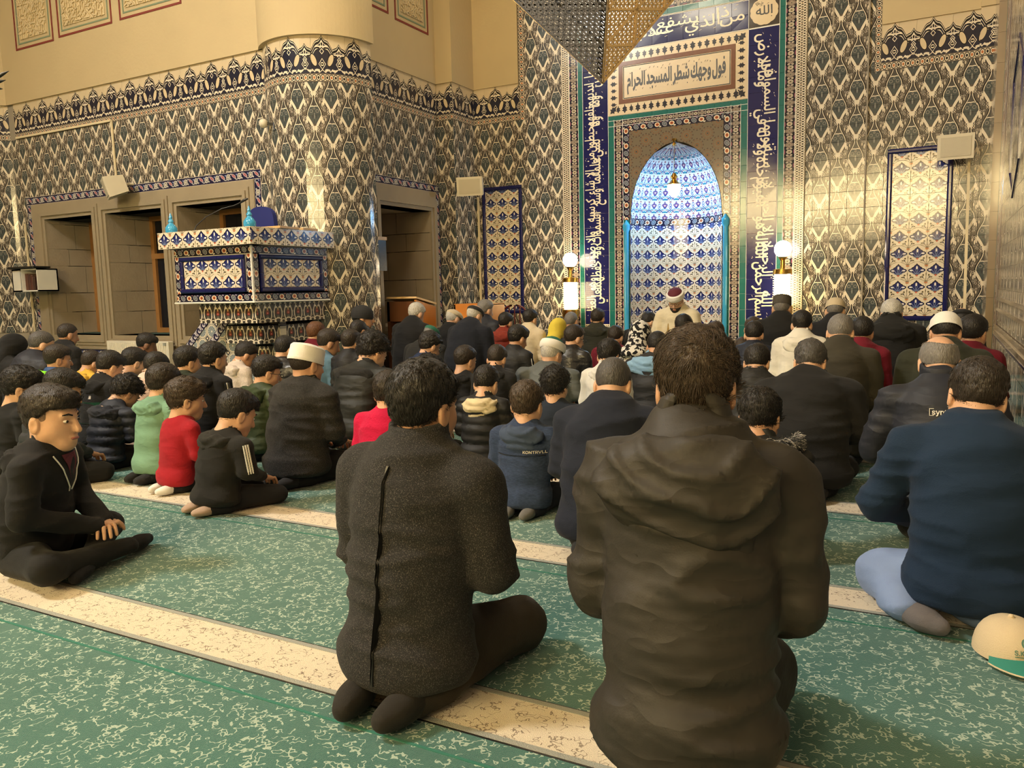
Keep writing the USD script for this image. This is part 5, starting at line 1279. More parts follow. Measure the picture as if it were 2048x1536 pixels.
    if hood is not None:
        v, f_ = tmpl(('hood', lean, hoodbig), hood_f(lean, hoodbig), 'hd', h * .9); r_ = np.hypot(v[:, 0] * .9 + .02 * math.sin(seed), (v[:, 2] - .70) * 1.15); drape = (1 - np.abs(np.sin(PI * r_ / .062 + 2.6 * meshkit.noise(v * 9, seed)))) ** 1.6 * np.clip((.70 - v[:, 2]) / .06, 0, 1); v = W(v); v = v + vnormals(v, f_) * ((drape - .25) * .011 * hoodbig)[:, None]; v = folds(v, vnormals(v, f_), seed + 5, .007 * hoodbig, 8., quilt=quilt * .8); obj('hood', (v, f_), cloth(key + '_hood', hood, kind if hood == jacket else 'cotton'), p, True)
    if collar is not None:
        for i, (c_, z0, tl) in enumerate(collar):
            v, f_ = tmpl(('col', lean, tl), collar_f(lean, tl), 'hd', min(h, .010)); v = v + np.array([0, 0, z0]); cc_ = np.array([0, .046 + lean, 0]); v = (v - cc_) * ([1, 1, 1] if i == 0 else [1.05, 1.05, 1]) + cc_; obj('collar' if i == 0 else 'collar_band', (W(v), f_), cloth(key + '_collar' + 'abc'[i], c_, 'cotton' if i or c_ != jacket else kind), p, True)
    # head dress
    hm_ = None
    if hair and not scarf and not hoodup:
        k_ = hair; v, f_ = tmpl(('hair', k_), hair_f(k_), 'hair', hh * .95); n_ = vnormals(v, f_)
        nz = meshkit.noise(v * 70 + seed, seed) - .5; a_ = dict(curly=.013, crop=.0018, ring=.002, fade=.0035, mop=.0055, short=.0045, long=.006, tall=.008)[k_]
        nz2 = meshkit.noise(v * np.array([150., 60., 60.]) + seed, seed) - .5
        v = v + n_ * (a_ * (nz + .6 * nz2) * np.clip((v[:, 2] + .05) / .06, .25, 1))[:, None]
        if cap: v = v * np.array([1, 1, np.nan]) if False else np.stack([v[:, 0], v[:, 1], np.minimum(v[:, 2], .075)], -1)
        hv_ = Hd(v); hm_ = hairmat(HAIR[hc], .62); obj('hair', (hv_, f_), hm_, p, True)
        if k_ in ('fade', 'tall') :
            v, f_2 = tmpl('stub', stubble_f, 'hair', hh * .9); obj('shaved_sides', (Hd(v), f_2), hairmat(tuple(.45 * a + .30 * b for a, b in zip(HAIR[hc], SK[sk])), .3), p, True)
        if px > 45 and not cap:
            n = int(min(14000, 900 + (px - 40) ** 1.5 * 10)); L = dict(crop=.007, ring=.009, curly=.026, short=.026, fade=.023, mop=.038, long=.05, tall=.030)[k_] * hs
            c_ = Hd((np.array([[.006, -.070, .085]]) if cold is None else np.array([cold])))[0]
            strands(p, hv_, f_, n, L, .0009 if near else .0016, hm_, c_, .6, .28 if k_ != 'curly' else .9, seed)
    if beard: v, f_ = tmpl('beard', beard_f, 'head', hh); n_ = vnormals(v, f_); obj('beard', (Hd(v + n_ * (.004 * (meshkit.noise(v * 160, 2) - .5))[:, None]), f_), hairmat(HAIR[beard]), p, True)
    if scarf is not None: v, f_ = tmpl('scarf', scarf_f, 'scarf', hh * 1.3); v = Hd(v); v = folds(v, vnormals(v, f_), seed, .010, 6.); obj('headscarf', (v, f_), cloth(key + '_scarf', *scarf), p, True)
    if hoodup is not None: v, f_ = tmpl('hoodup', hoodup_f, 'scarf', hh * 1.3); v = Hd(v); v = folds(v, vnormals(v, f_), seed, .008, 9.); obj('raised_hood', (v, f_), cloth(key + '_hood', hoodup, 'cotton'), p, True)
    if px > 42 or glasses or key in ('E0', 'C1'):
        for k in (1, -1):
            e = trimesh.creation.icosphere(2, .0105); q = e.vertices * [1, .9, .55] + [.031 * k, .0850, .003]; obj('eye', (Hd(q), e.faces), M['eyewhite'], p, True)
            e = trimesh.creation.icosphere(2, .0058); obj('iris', (Hd(e.vertices * [1, .5, .92] + [.031 * k + .002, .0930, .003]), e.faces), M['iris'], p, True)
            b_ = MB().tube(np.array([[.014 * k, .099, .024], [.030 * k, .096, .030], [.046 * k, .082, .026]]), [.0035, .004, .002], 6).mesh(); obj('eyebrow', (Hd(b_[0]), b_[1]), hairmat(HAIR['black' if hc not in ('white', 'grey') else hc]), p, True)
        if px > 80 or key in ('E0', 'C1'): e = trimesh.creation.icosphere(2, 1.); obj('lips', (Hd(e.vertices * [.021, .008, .0065] + [0, .0975, -.0625]), e.faces), M['lips'], p, True)
    if glasses:
        b_ = MB()
        for k in (1, -1):
            t = np.linspace(0, 2 * PI, 17); b_.tube(np.stack([.032 * k + .023 * np.cos(t), np.full(17, .108), .002 + .017 * np.sin(t)], -1), .0019, 6); b_.tube([(.055 * k, .106, .006), (.080 * k, .06, .006), (.083 * k, .0, .004)], .0019, 6)
        b_.tube([(-.009, .110, .006), (.009, .110, .006)], .0019, 6); v, f_ = b_.mesh(); obj('glasses', (Hd(v), f_), M['ink'], p)
    if cap:
        for nm, prof, mat, tr_ in cap:
            b_ = MB().lathe(prof, n=36); v, f_ = b_.mesh(); v = v * [.96, 1.16, 1]; obj(nm, (Hd(v @ eul(0, tr_[0]).T + [0, tr_[1], tr_[2]]), f_), mat, p, 35)
    if extra: extra(p, dict(cling=cling, W=W, Hd=Hd, S=S, Rz=Rz, off=off, J=J, s=s, jf=jf, lean=lean))
    return p
M['eyewhite'] = plain('eye_white', (.62, .58, .54), .2); M['iris'] = plain('iris', (.02, .011, .007), .1); M['lips'] = plain('lips', (.36, .12, .09), .45)
M['capwhite'] = plain('cap_white', (.72, .70, .66), .85, .3, 300); M['capcream'] = plain('cap_cream', (.52, .43, .29), .85, .4, 300); M['capblack'] = plain('cap_black', (.012, .012, .013), .85, .3, 300); M['capgreen'] = plain('cap_green', (.012, .11, .07), .8, .3, 300); M['capolive'] = plain('cap_olive', (.06, .052, .042), .85, .3, 200); M['maroon'] = plain('cap_maroon', (.10, .010, .022), .8, .3, 300)
kufi = lambda mat, z=.045, H=.078: [('cap', [(.0905, z), (.0915, z + .02), (.086, z + H * .62), (.066, z + H * .92), (.035, z + H * 1.03), (0, z + H * 1.06)], mat, (-.10, -.008, 0))]
def on_back(c, u0, z0, scale, poly, d=.0022):
    """lettering or trim laid on the back of a jacket: unit coordinates (u across, z up) pushed onto the torso surface"""
    f = c['fn']; g = affinity.translate(affinity.scale(poly, scale, scale, origin=(0, 0)), u0, z0)
    g = shapely.segmentize(g, .02); m = MB()
    for q in getattr(g, 'geoms', [g]):
        t = trimesh.creation.extrude_polygon(q, 1.0, engine='earcut'); v = t.vertices
        y = np.full(len(v), -.36)
        for _ in range(60):
            dd = f(np.stack([v[:, 0], y, v[:, 1]], -1)); y = y + np.clip(dd, -.02, .02) * .8
        m.add(c['cling'](c['W'](np.stack([v[:, 0], y - d * .5 - d * 1.6 * v[:, 2], v[:, 1]], -1))), t.faces)
    return m
# ------------------------------------------------------------------ the congregation
BLK, CHAR, NVY, OLV, GRN = (.011, .011, .012), (.020, .020, .021), (.010, .013, .024), (.024, .025, .018), (.025, .040, .022)
def strip_back(c, polys, mat, name, p):
    m = MB()
    for q in polys:
        t = on_back(c, 0, 0, 1., q); m.add(*t.mesh())
    m.build(name, mat, p)
def word(t, h): 
    m = meshkit.text_mesh(t, h, .002, True); m = m.copy(); sl = m.vertices[:, 2] < .001
    tri = [Polygon(m.vertices[f][:, :2]) for f in m.faces if sl[f].all()]
    return shapely.union_all([q.buffer(1e-5) for q in tri if q.area > 1e-9])
def with_fn(pose, lean, fat=0.):
    return dict(fn=jacket_f(pose, lean, fat))
def x_seam(p, c):
    c.update(with_fn('kneel', c['lean'])); strip_back(c, [sbox(-.0035, .10, .0035, .635)], M['ink'], 'back_seam', p)
def x_yoke(p, c):
    c.update(with_fn('kneel', c['lean'])); strip_back(c, [sbox(-.165, .455, .165, .461)], M['ink'], 'yoke_seam', p)
    strip_back(c, [affinity.translate(word('KONTRVLL', .020), .03, .475)], M['eyewhite'], 'lettering', p)
def x_syn(p, c):
    c.update(with_fn('wide', c['lean'])); g = affinity.translate(word('syntus', .020), -.048, .548)
    ring = shapely.Point(.018, .556).buffer(.026).difference(shapely.Point(.018, .556).buffer(.020)).difference(sbox(-.02, .53, .016, .58))
    strip_back(c, [rect_frame(-.056, .054, .542, .572, .0025), g], M['eyewhite'], 'lettering', p); strip_back(c, [ring], M['eyewhite'], 'logo_ring', p)
    t = np.linspace(-1, 1, 20); ln = shapely.LineString(np.stack([t * .185, .415 - .03 * t ** 4 - .0 * t], -1)).buffer(.0035); strip_back(c, [ln], M['eyewhite'], 'reflective_piping', p)
def sleeve_tape(k, offs, mat, name='sleeve_stripe', z0=0.02, z1=.95, wd=.016):
    def f(p, c):
        J, W = c['J'], c['W']; a = np.array([.182 * k, J['sh'][1], .580]); e = np.array([J['elb'][0] * k, *J['elb'][1:]]); fn = jacket_f('kneel', c['lean'])
        for o in offs:
            t = np.linspace(z0, z1, 14)[:, None]; P = a + (e - a) * t + np.array([.09 * k, -.03 + o, .03 * (1 - t.mean())]); 
            for _ in range(40):
                d = fn(P); P = P - np.array([.75 * k, -.35, .55])[None] * (np.clip(d, -.02, .02) * .7)[:, None]
            V = W(P + np.array([.75 * k, -.35, .55]) * .012); mb = MB()
            for q in range(13): mb.bar(V[q], V[q + 1], wd, .004)
            mb.build(name, mat, p)
    return f
def x_tape(p, c):
    sleeve_tape(1, (0.,), M['white'], 'sleeve_tape', -.05, .6)(p, c)
    sleeve_tape(1, (-.018, .018), M['ink'], 'tape_edge', -.05, .6)(p, c)
def x_logo(p, c):
    c.update(with_fn('kneel', c['lean'])); q = Polygon([(.06, .50), (.085, .50), (.085, .525), (.078, .531), (.066, .529)]); strip_back(c, [q.difference(shapely.LineString([(.066, .50), (.068, .522), (.08, .527)]).buffer(.0018))], M['eyewhite'], 'chest_logo', p)
    strip_back(c, [sbox(-.19, .28, .19, .47)], cloth('dark_green_panel', (.008, .055, .03)), 'green_panel', p)
def x_zip(p, c):
    J, W = c['J'], c['W']; fn = jacket_f('cross', c['lean']); P = np.stack([np.linspace(.10, .012, 9), np.full(9, .30), np.linspace(.625, .42, 9)], -1); Q = P * [-1, 1, 1]
    for R_, nm in ((P, 'zip'), (Q, 'zip')):
        R_ = R_.copy()
        for _ in range(60): R_[:, 1] -= np.clip(fn(R_), -.02, .02) * .8
        MB().tube(c['cling'](W(R_ + [0, .012, 0])), .003, 6).build(nm, M['white'], p)
    g = Polygon([(-.055, .62), (.055, .62), (.0, .46)]); m = trimesh.creation.extrude_polygon(shapely.segmentize(g, .03), 1., engine='earcut'); v = m.vertices; y = np.full(len(v), .35)
    for _ in range(60): y -= np.clip(fn(np.stack([v[:, 0], y, v[:, 1]], -1)), -.02, .02) * .8
    MB().add(c['cling'](W(np.stack([v[:, 0], y + .006 + .002 * v[:, 2], v[:, 1]], -1))), m.faces).build('maroon_shirt', M['maroon'], p)
def x_fur(p, c):
    r = np.random.default_rng(5); yn = .050 + c['lean']; n = 3800; a = r.uniform(PI * .92, PI * 2.08, n); pts = []
    base = np.stack([.165 * np.cos(a), yn - .06 + .10 * np.sin(a), .665 + .035 * np.cos(a * 2) * .3 + r.normal(0, .012, n)], -1); d = np.stack([np.cos(a), np.sin(a) * .8, np.full(n, .65)], -1) + r.normal(0, .45, (n, 3)); d /= np.linalg.norm(d, axis=1)[:, None]
    for s_ in np.linspace(0, 1, 4): pts.append(c['W'](base + d * .06 * s_ + np.array([0, 0, -.02]) * s_ ** 2))
    for nm, sel, mt in (('fur_trim', slice(0, n * 2 // 3), M['fur']), ('pale_fur_tips', slice(n * 2 // 3, n), M['furtip'])):
        B = UsdGeom.BasisCurves.Define(stage, str(p.GetPath()) + '/' + nm); Q = np.stack(pts, 1)[sel]; B.CreateTypeAttr('cubic'); B.CreateBasisAttr('catmullRom'); B.CreatePointsAttr(Vt.Vec3fArray.FromNumpy(Q.reshape(-1, 3).astype(np.float32))); B.CreateCurveVertexCountsAttr(Vt.IntArray.FromNumpy(np.full(len(Q), 4, np.int32))); B.CreateWidthsAttr(Vt.FloatArray([.0016])); B.SetWidthsInterpolation('constant'); UsdShade.MaterialBindingAPI.Apply(B.GetPrim()).Bind(mt); tag(B, kind='stuff')
M['fur'] = plain('fur_dark', (.02, .02, .02), .6); M['furtip'] = plain('fur_pale', (.40, .38, .36), .6)
def x_open_hood(p, c): pass
turban = lambda top, band: [('turban', [(.092, .035), (.104, .05), (.106, .075), (.098, .10), (.080, .108)], band, (-.12, -.006, 0)), ('crown', [(.085, .100), (.07, .125), (.04, .142), (0, .148)], top, (-.12, -.006, 0))]
flat = [('cap', [(.093, .035), (.098, .05), (.098, .066), (.075, .092), (.03, .104), (0, .106)], M['capcream'], (-.16, 0, 0))]
beanie = [('beanie', [(.092, .0), (.096, .02), (.096, .05), (.088, .085), (.066, .115), (.03, .132), (0, .136)], M['capblack'], (-.08, -.006, 0))]
tallkufi = [('cap', [(.0915, .012), (.0935, .02), (.0935, .03), (.0915, .035), (.089, .095), (.080, .105), (.05, .112), (0, .114)], M['capwhite'], (-.13, -.010, 0))]
fez = [('cap', [(.090, .03), (.091, .05), (.088, .112), (.08, .118), (0, .119)], M['capolive'], (-.06, -.008, 0))]
R = person
# nearest three rows
R('E11', -0.47, 1.71, 0.980, 0.175, 0.50, (.027, .0235, .0195), 'person in a dark brown-black hooded rain jacket kneeling nearest the camera, hair whorl showing', 'nylon', 'mop', 'brown', 'mid', rz=9, hp=16, lean=.03, px=162, hood=(.027, .0235, .0195), hoodbig=1.42, amp=.013, pants=(.016, .016, .012), cold=(.012, -.088, .055))
R('C13', -1.24, 1.77, 0.886, 0.178, 0.50, (.017, .0165, .017), 'person in a charcoal woven wool coat with stand collar kneeling on the nearest cream band', 'tweed', 'short', 'black', 'mid', rz=0, hy=6, hp=6, lean=.03, px=132, collar=[((.017, .0165, .017), .004, .050)], pants=(.030, .024, .018), sock=(.02, .018, .016), extra=x_seam, amp=.009)
R('F9', .10, 2.95, .828, .172, .51, (.010, .023, .050), 'person in a navy sweater and pale jeans with grey socks kneeling at the right edge', 'cotton', 'fade', 'dark', 'fair', rz=6, hp=24, lean=.06, px=108, roll=8, collar=[((.55, .53, .48), .0, .018)], pants=(.20, .275, .47), sock=(.13, .12, .125), amp=.008, pose='wide', legpose='side')
R('A12', -3.14, 1.91, 0.730, 0.185, 0.47, BLK, 'boy-sized person in a black zipped hoodie sitting cross-legged at the left edge, hands clasped', 'cotton', 'fade', 'dark', 'fair', rz=-56, hy=14, hp=4, lean=.06, pose='cross', px=95, hood=BLK, hoodbig=1.15, pants=(.012, .012, .012), sock=(.010, .010, .012), extra=x_zip, fat=.025)
R('E10', -0.64, 3.27, 0.660, 0.165, 0.42, (.014, .014, .013), 'person in a black padded parka with fur-trimmed hood behind the nearest kneeling figure', 'nylon', 'mop', 'black', rz=4, hp=22, lean=.06, px=82, hood=(.014, .014, .013), hoodbig=1.3, extra=x_fur)
R('D14', -1.23, 3.16, 0.800, 0.165, 0.47, (.012, .015, .026), 'stocky person in a plain navy pullover with short greying hair and bare nape', 'cotton', 'crop', 'salt', 'fair', rz=10, hp=34, lean=.09, px=78, amp=.009, collar=[((.010, .012, .022), -.006, .018)], fat=.02)
R('F8', 0.00, 3.87, 0.860, 0.172, 0.48, (.016, .018, .027), 'balding person in a navy work jacket with white reflective piping and lettering on the back', 'nylon', 'ring', 'grey', 'fair', rz=6, hp=34, lean=.09, px=82, pose='wide', collar=[((.016, .018, .027), .006, .055)], extra=x_syn)
R('D13', -1.77, 3.42, 0.630, 0.160, 0.36, (.026, .040, .082), 'child in a two-tone blue hooded softshell jacket kneeling beside the charcoal coat', 'melange', 'short', 'brown', 'fair', rz=6, hp=6, lean=.0, px=68, hood=(.042, .060, .105), hoodbig=1.1, extra=x_yoke, pants=(.014, .015, .026), sock=(.13, .125, .12))
R('C14', -2.52, 3.31, 0.669, 0.160, 0.38, (.42, .006, .045), 'child in a bright crimson sweatshirt with black and white collar left of the charcoal coat', 'fleece', 'short', 'dark', 'fair', rz=8, hp=10, lean=.03, px=64, collar=[((.42, .006, .045), .012, .016), (BLK, -.022, .008), ((.6, .58, .55), -.008, .008)])
R('B9', -3.26, 3.50, 0.798, 0.180, 0.50, (.014, .0135, .013), 'heavy-set person in a black checked jacket and tall white ribbed prayer cap', 'tweed', 'crop', 'dark', 'mid', rz=-4, hy=4, hp=10, lean=.03, px=66, cap=tallkufi, collar=[((.016, .016, .015), .0, .035), ((.40, .38, .33), .020, .004)], fat=.025, amp=.010)
R('B11', -3.22, 2.89, 0.601, 0.172, 0.42, (.015, .014, .012), 'child in a black hooded tracksuit with white sleeve stripes sitting on the cream band', 'cotton', 'fade', 'black', 'fair', rz=-14, hy=0, hp=24, lean=.06, px=68, hood=(.019, .018, .015), hoodbig=1.1, extra=sleeve_tape(1, (-.016, 0., .016), M['white'], 'sleeve_stripe', -.05, 1., .007), sock=(.42, .30, .22))
R('A15', -3.77, 3.06, 0.618, 0.171, 0.35, (.28, .010, .018), 'child in a deep red sweatshirt with white-banded collar, face in profile', 'cotton', 'mop', 'brown', 'fair', rz=-14, hy=12, hp=8, lean=.03, px=65, collar=[((.28, .010, .018), .0, .016), ((.6, .56, .52), -.004, .010)], sock=(.6, .58, .55))
R('A14', -4.13, 3.20, 0.681, 0.168, 0.39, (.145, .27, .185), 'child in a pale green hooded sweatshirt left of the red sweatshirt', 'cotton', 'short', 'dark', 'fair', rz=-6, hy=2, hp=12, lean=.03, px=60, hood=(.145, .27, .185), hoodbig=1.15)
R('A13', -4.74, 3.34, 0.596, 0.159, 0.41, (.014, .017, .027), 'child in a navy quilted puffer jacket with hood, curly head bent low', 'nylon', 'curly', 'black', 'fair', rz=-4, hp=40, lean=.09, px=52, hood=(.020, .022, .030), hoodbig=1.35, quilt=.016)
R('A10', -5.22, 2.98, 0.651, 0.190, 0.41, (.010, .010, .010), 'child in a plain black top at the left edge, face in profile', 'cotton', 'mop', 'black', 'fair', rz=-20, hy=10, hp=12, lean=.03, px=62)
R('A11', -4.59, 2.83, 0.679, 0.175, 0.44, (.025, .027, .030), 'person with glasses and a grey quilted jacket just behind the cross-legged sitter', 'nylon', 'fade', 'black', 'mid', rz=-12, hy=10, hp=24, lean=.06, px=62, glasses=True, quilt=.012, fat=.02)
R('C12', -2.48, 4.23, 0.624, 0.157, 0.35, (.011, .011, .012), 'child in a black quilted gilet with cream fleece hood', 'nylon', 'short', 'black', 'fair', rz=8, hp=26, lean=.03, px=52, hood=(.56, .47, .30), hoodbig=1.2, quilt=.016)
R('D12', -2.05, 4.34, 0.600, 0.158, 0.37, (.016, .022, .036), 'child with curly black hair in a dark navy top beside the broad navy pullover', 'cotton', 'curly', 'black', 'fair', rz=4, hp=6, lean=.0, px=53)
R('E8', -0.61, 4.43, 0.799, 0.165, 0.54, (.013, .013, .014), 'large person in a black suit coat with dark grey-flecked hair, head bowed', 'cotton', 'short', 'salt', 'fair', rz=2, hp=36, lean=.09, px=63, collar=[((.012, .012, .013), -.004, .022)], amp=.009, fat=.02)
R('E7', -0.97, 4.86, 0.733, 0.155, 0.43, (.016, .016, .016), 'person in a black jacket with thick rolled hood and freshly faded black hair', 'nylon', 'fade', 'black', 'fair', rz=4, hp=30, lean=.06, px=52, hood=(.016, .016, .016), hoodbig=1.25)
R('E9', -1.20, 5.33, 0.552, 0.163, 0.39, (.010, .012, .030), 'person mostly hidden beside the nearest hooded figure, navy collar showing', 'cotton', 'short', 'black', 'fair', rz=8, hp=20, lean=.03, px=50, collar=[((.012, .014, .05), .0, .035)])
# middle rows, left to right
R('A0', -6.48, 3.66, 0.824, 0.146, 0.39, BLK, 'person almost hidden behind the balding navy jacket at far left', 'cotton', 'short', 'black', rz=-4, hp=30, lean=.06, px=36, hoodup=BLK)
R('A1', -6.15, 3.69, 0.853, 0.158, 0.47, (.012, .013, .020), 'broad person in a navy jacket with short receding grey hair at far left', 'nylon', 'crop', 'salt', 'fair', rz=-6, hy=8, hp=20, lean=.06, px=42, fat=.03)
R('A2', -7.39, 4.72, 0.858, 0.160, 0.45, (.012, .012, .013), 'dark-haired person in a plain black jacket before the leftmost window', 'cotton', 'crop', 'dark', 'tan', rz=-4, hy=2, hp=12, lean=.03, px=35)
R('A3', -5.75, 3.58, 0.748, 0.151, 0.32, (.020, .055, .16), 'child in a bright blue and lime green hooded jacket', 'nylon', 'fade', 'dark', 'mid', rz=-10, hy=8, hp=8, lean=.03, px=43, hood=(.20, .62, .03), hoodbig=1.5, collar=[((.03, .09, .24), -.02, .05)])
R('A4', -6.77, 4.50, 0.624, 0.157, 0.38, (.62, .38, .05), 'child in a mustard yellow hooded coat', 'cotton', 'fade', 'dark', 'fair', rz=-4, hp=26, lean=.06, px=36, hood=(.62, .38, .05), hoodbig=1.6)
R('A5', -5.33, 3.67, 0.711, 0.163, 0.38, (.012, .012, .013), 'child in a black and dark green fleece with a tiny white emblem', 'fleece', 'fade', 'black', 'fair', rz=-6, hp=26, lean=.06, px=46, hood=BLK, hoodbig=1.1, extra=x_logo)
R('A6', -7.47, 5.61, 0.710, 0.172, 0.46, BLK, 'person in a black hoodie, face in profile before the white radiator', 'cotton', 'fade', 'black', 'dark', rz=-18, hy=10, hp=20, lean=.06, px=34, hood=BLK)
R('A7', -6.32, 4.59, 0.646, 0.186, 0.42, (.012, .012, .013), 'child in a black round-neck top with bare nape beside the cream jacket', 'cotton', 'fade', 'black', 'fair', rz=-6, hp=24, lean=.06, px=44)
R('A8', -5.00, 3.80, 0.703, 0.153, 0.35, (.56, .42, .36), 'child in a pale pinkish cream jacket', 'fleece', 'short', 'black', 'fair', rz=-4, hp=30, lean=.06, px=44, hood=(.56, .42, .36))
R('A9', -4.69, 3.85, 0.731, 0.156, 0.36, (.028, .036, .024), 'child in a dark olive green hooded jacket left of the lettered black hoodie', 'cotton', 'fade', 'black', 'fair', rz=-8, hy=4, hp=10, lean=.03, px=46, hood=(.028, .036, .024), hoodbig=1.15)
R('B1', -4.31, 3.75, 0.772, 0.159, 0.40, BLK, 'child in a black hoodie with white lettered tape down the sleeve', 'cotton', 'short', 'black', 'fair', rz=-6, hy=2, hp=8, lean=.03, px=49, hood=BLK, hoodbig=1.1, extra=x_tape)
R('B2', -5.61, 5.20, 0.677, 0.171, 0.41, (.50, .43, .38), 'child in a thick off-white hooded top looking down before the pulpit', 'fleece', 'short', 'black', 'mid', rz=-16, hy=10, hp=32, lean=.09, px=40, hood=(.52, .45, .40), hoodbig=1.3)
R('B3', -4.00, 3.90, 0.676, 0.160, 0.38, (.034, .050, .022), 'child with black glasses in an olive green and black hooded jacket', 'nylon', 'fade', 'black', 'fair', rz=-14, hy=12, hp=14, lean=.03, px=50, hood=(.036, .052, .024), hoodbig=1.35, glasses=True, quilt=.007)
R('B4', -5.19, 5.30, 0.713, 0.172, 0.45, (.016, .016, .018), 'person in a shiny black leather jacket in front of the pulpit steps', 'leather', 'fade', 'black', 'fair', rz=-4, hp=22, lean=.06, px=40)
R('B5', -5.29, 5.84, 0.815, 0.162, 0.38, (.11, .008, .016), 'child with auburn-brown hair in a maroon top near the pulpit', 'cotton', 'short', 'auburn', 'fair', rz=-8, hp=14, lean=.03, px=36, collar=[((.5, .46, .42), .0, .012)])
R('B6', -4.77, 5.39, 0.772, 0.173, 0.38, (.075, .14, .20), 'child in a steel blue hooded sweatshirt, face in profile', 'cotton', 'fade', 'dark', 'mid', rz=-16, hy=12, hp=20, lean=.06, px=42, hood=(.075, .14, .20))
R('B7', -4.87, 5.94, 0.841, 0.165, 0.42, (.022, .026, .016), 'person in a dark green jacket with white collar edge beside the round pier', 'cotton', 'crop', 'black', 'mid', rz=0, hp=26, lean=.06, px=36, collar=[((.55, .52, .46), .0, .012)])
R('B8', -4.41, 5.30, 0.770, 0.155, 0.35, (.013, .013, .016), 'child in a black top with sharply faded hair behind the large black hooded jacket', 'nylon', 'fade', 'dark', 'fair', rz=2, hp=10, lean=.03, px=38)
R('B10', -3.69, 4.61, 0.799, 0.200, 0.59, (.016, .017, .016), 'large person in a black hooded raincoat, wavy black hair and ear in profile', 'nylon', 'curly', 'black', 'fair', rz=-6, hy=4, hp=30, lean=.09, px=57, hood=(.015, .015, .015), hoodbig=1.15, amp=.013)
R('C15', -3.19, 4.43, 0.615, 0.154, 0.37, (.45, .025, .035), 'person in a scarlet hooded jacket bent forward, mostly hidden by the black raincoat', 'cotton', 'short', 'black', rz=-10, hp=40, lean=.09, px=36, hood=(.45, .025, .035), hoodbig=1.2)
R('C1', -5.22, 6.48, 0.942, 0.175, 0.46, (.045, .05, .065), 'person in a black knitted beanie and white scarf, face in profile by the pier', 'cotton', 'crop', 'black', 'mid', rz=-14, hy=34, hp=2, lean=.03, px=35, cap=beanie, collar=[((.62, .60, .57), .0, .05)])
R('C2', -5.13, 7.26, 0.969, 0.174, 0.52, (.011, .011, .012), 'white-haired person in a black overcoat before the brown lectern', 'cotton', 'short', 'white', 'fair', rz=-4, hy=6, hp=26, lean=.06, px=33, amp=.009)
R('C3', -5.25, 8.21, 0.870, 0.177, 0.50, BLK, 'person in a cream flat cap and black coat by the return window', 'cotton', 'crop', 'white', 'fair', rz=-6, hy=8, hp=20, lean=.06, px=31, cap=flat)
R('C4', -4.11, 6.81, 0.951, 0.158, 0.52, (.010, .012, .019), 'broad person in a navy overcoat with black skullcap and white hair', 'cotton', 'crop', 'white', 'fair', rz=-6, hy=8, hp=24, lean=.09, px=33, fat=.03, cap=kufi(M['capblack'], .040, .055), beard='white')
R('C4b', -4.65, 7.98, 0.966, 0.170, 0.51, (.011, .012, .018), 'grey-haired person in a navy jacket half hidden behind the black skullcap', 'nylon', 'short', 'grey', 'fair', rz=-8, hy=12, hp=10, lean=.03, px=33)
R('C5', -4.58, 6.71, 0.761, 0.152, 0.52, (.018, .018, .018), 'person in a green skullcap and dark charcoal coat bent low', 'cotton', 'crop', 'grey', 'mid', rz=-6, hy=6, hp=32, lean=.12, px=30, cap=kufi(M['capgreen'], .040, .06))
R('C6', -3.98, 5.80, 0.730, 0.170, 0.40, (.012, .022, .060), 'child with curly black hair and glasses in a royal blue padded jacket', 'nylon', 'curly', 'black', 'fair', rz=-10, hy=10, hp=24, lean=.06, px=40, hood=(.012, .022, .060), hoodbig=1.25, glasses=True, quilt=.008)
R('C7', -2.88, 4.17, 0.684, 0.159, 0.38, (.013, .013, .014), 'person with tousled black curls just left of the charcoal coat head', 'cotton', 'curly', 'black', 'fair', rz=0, hp=30, lean=.06, px=52)
R('C8', -3.51, 5.65, 0.619, 0.175, 0.41, BLK, 'child in a black hoodie with short combed hair right of the charcoal coat head', 'cotton', 'short', 'dark', 'fair', rz=-8, hy=6, hp=14, lean=.03, px=43, hood=BLK, hoodbig=1.1)
R('C9', -3.09, 5.45, 0.658, 0.157, 0.37, (.014, .014, .015), 'child in a dark top with both ears showing behind the cream-hooded gilet', 'cotton', 'short', 'dark', 'fair', rz=6, hp=28, lean=.06, px=40, hood=BLK)
R('C10', -3.46, 6.49, 0.751, 0.170, 0.40, (.013, .013, .014), 'child in a black jacket with one white shoulder stripe and white collar', 'nylon', 'mop', 'black', 'mid', rz=-10, hy=10, hp=18, lean=.03, px=38, collar=[((.62, .60, .56), .0, .02)], extra=sleeve_tape(1, (0.,), M['white'], 'shoulder_stripe', .1, .7))
R('C11', -4.26, 7.76, 0.828, 0.157, 0.39, (.20, .030, .018), 'child in a brick red hooded sweatshirt beside the orange lectern', 'cotton', 'short', 'black', 'fair', rz=-4, hy=4, hp=10, lean=.03, px=29, hood=(.20, .030, .018), hoodbig=1.2)
R('D1', -3.89, 7.63, 0.866, 0.152, 0.41, (.56, .47, .33), 'person in a cream fleece jacket before the left palmette panel', 'fleece', 'short', 'black', 'fair', rz=-6, hy=6, hp=10, lean=.03, px=29)
R('D2', -3.59, 7.67, 0.758, 0.153, 0.31, (.02, .02, .02), 'person in a yellow headscarf and dark jacket near the left niche lamp', 'cotton', 'short', 'black', 'fair', rz=-6, hy=8, hp=20, lean=.03, px=28, hoodup=(.58, .46, .06))
R('D3', -4.05, 9.07, 0.786, 0.173, 0.44, (.035, .030, .020), 'person with cropped grey-brown hair directly before the left niche lamp', 'cotton', 'crop', 'grey', 'mid', rz=0, hp=8, lean=.03, px=28)
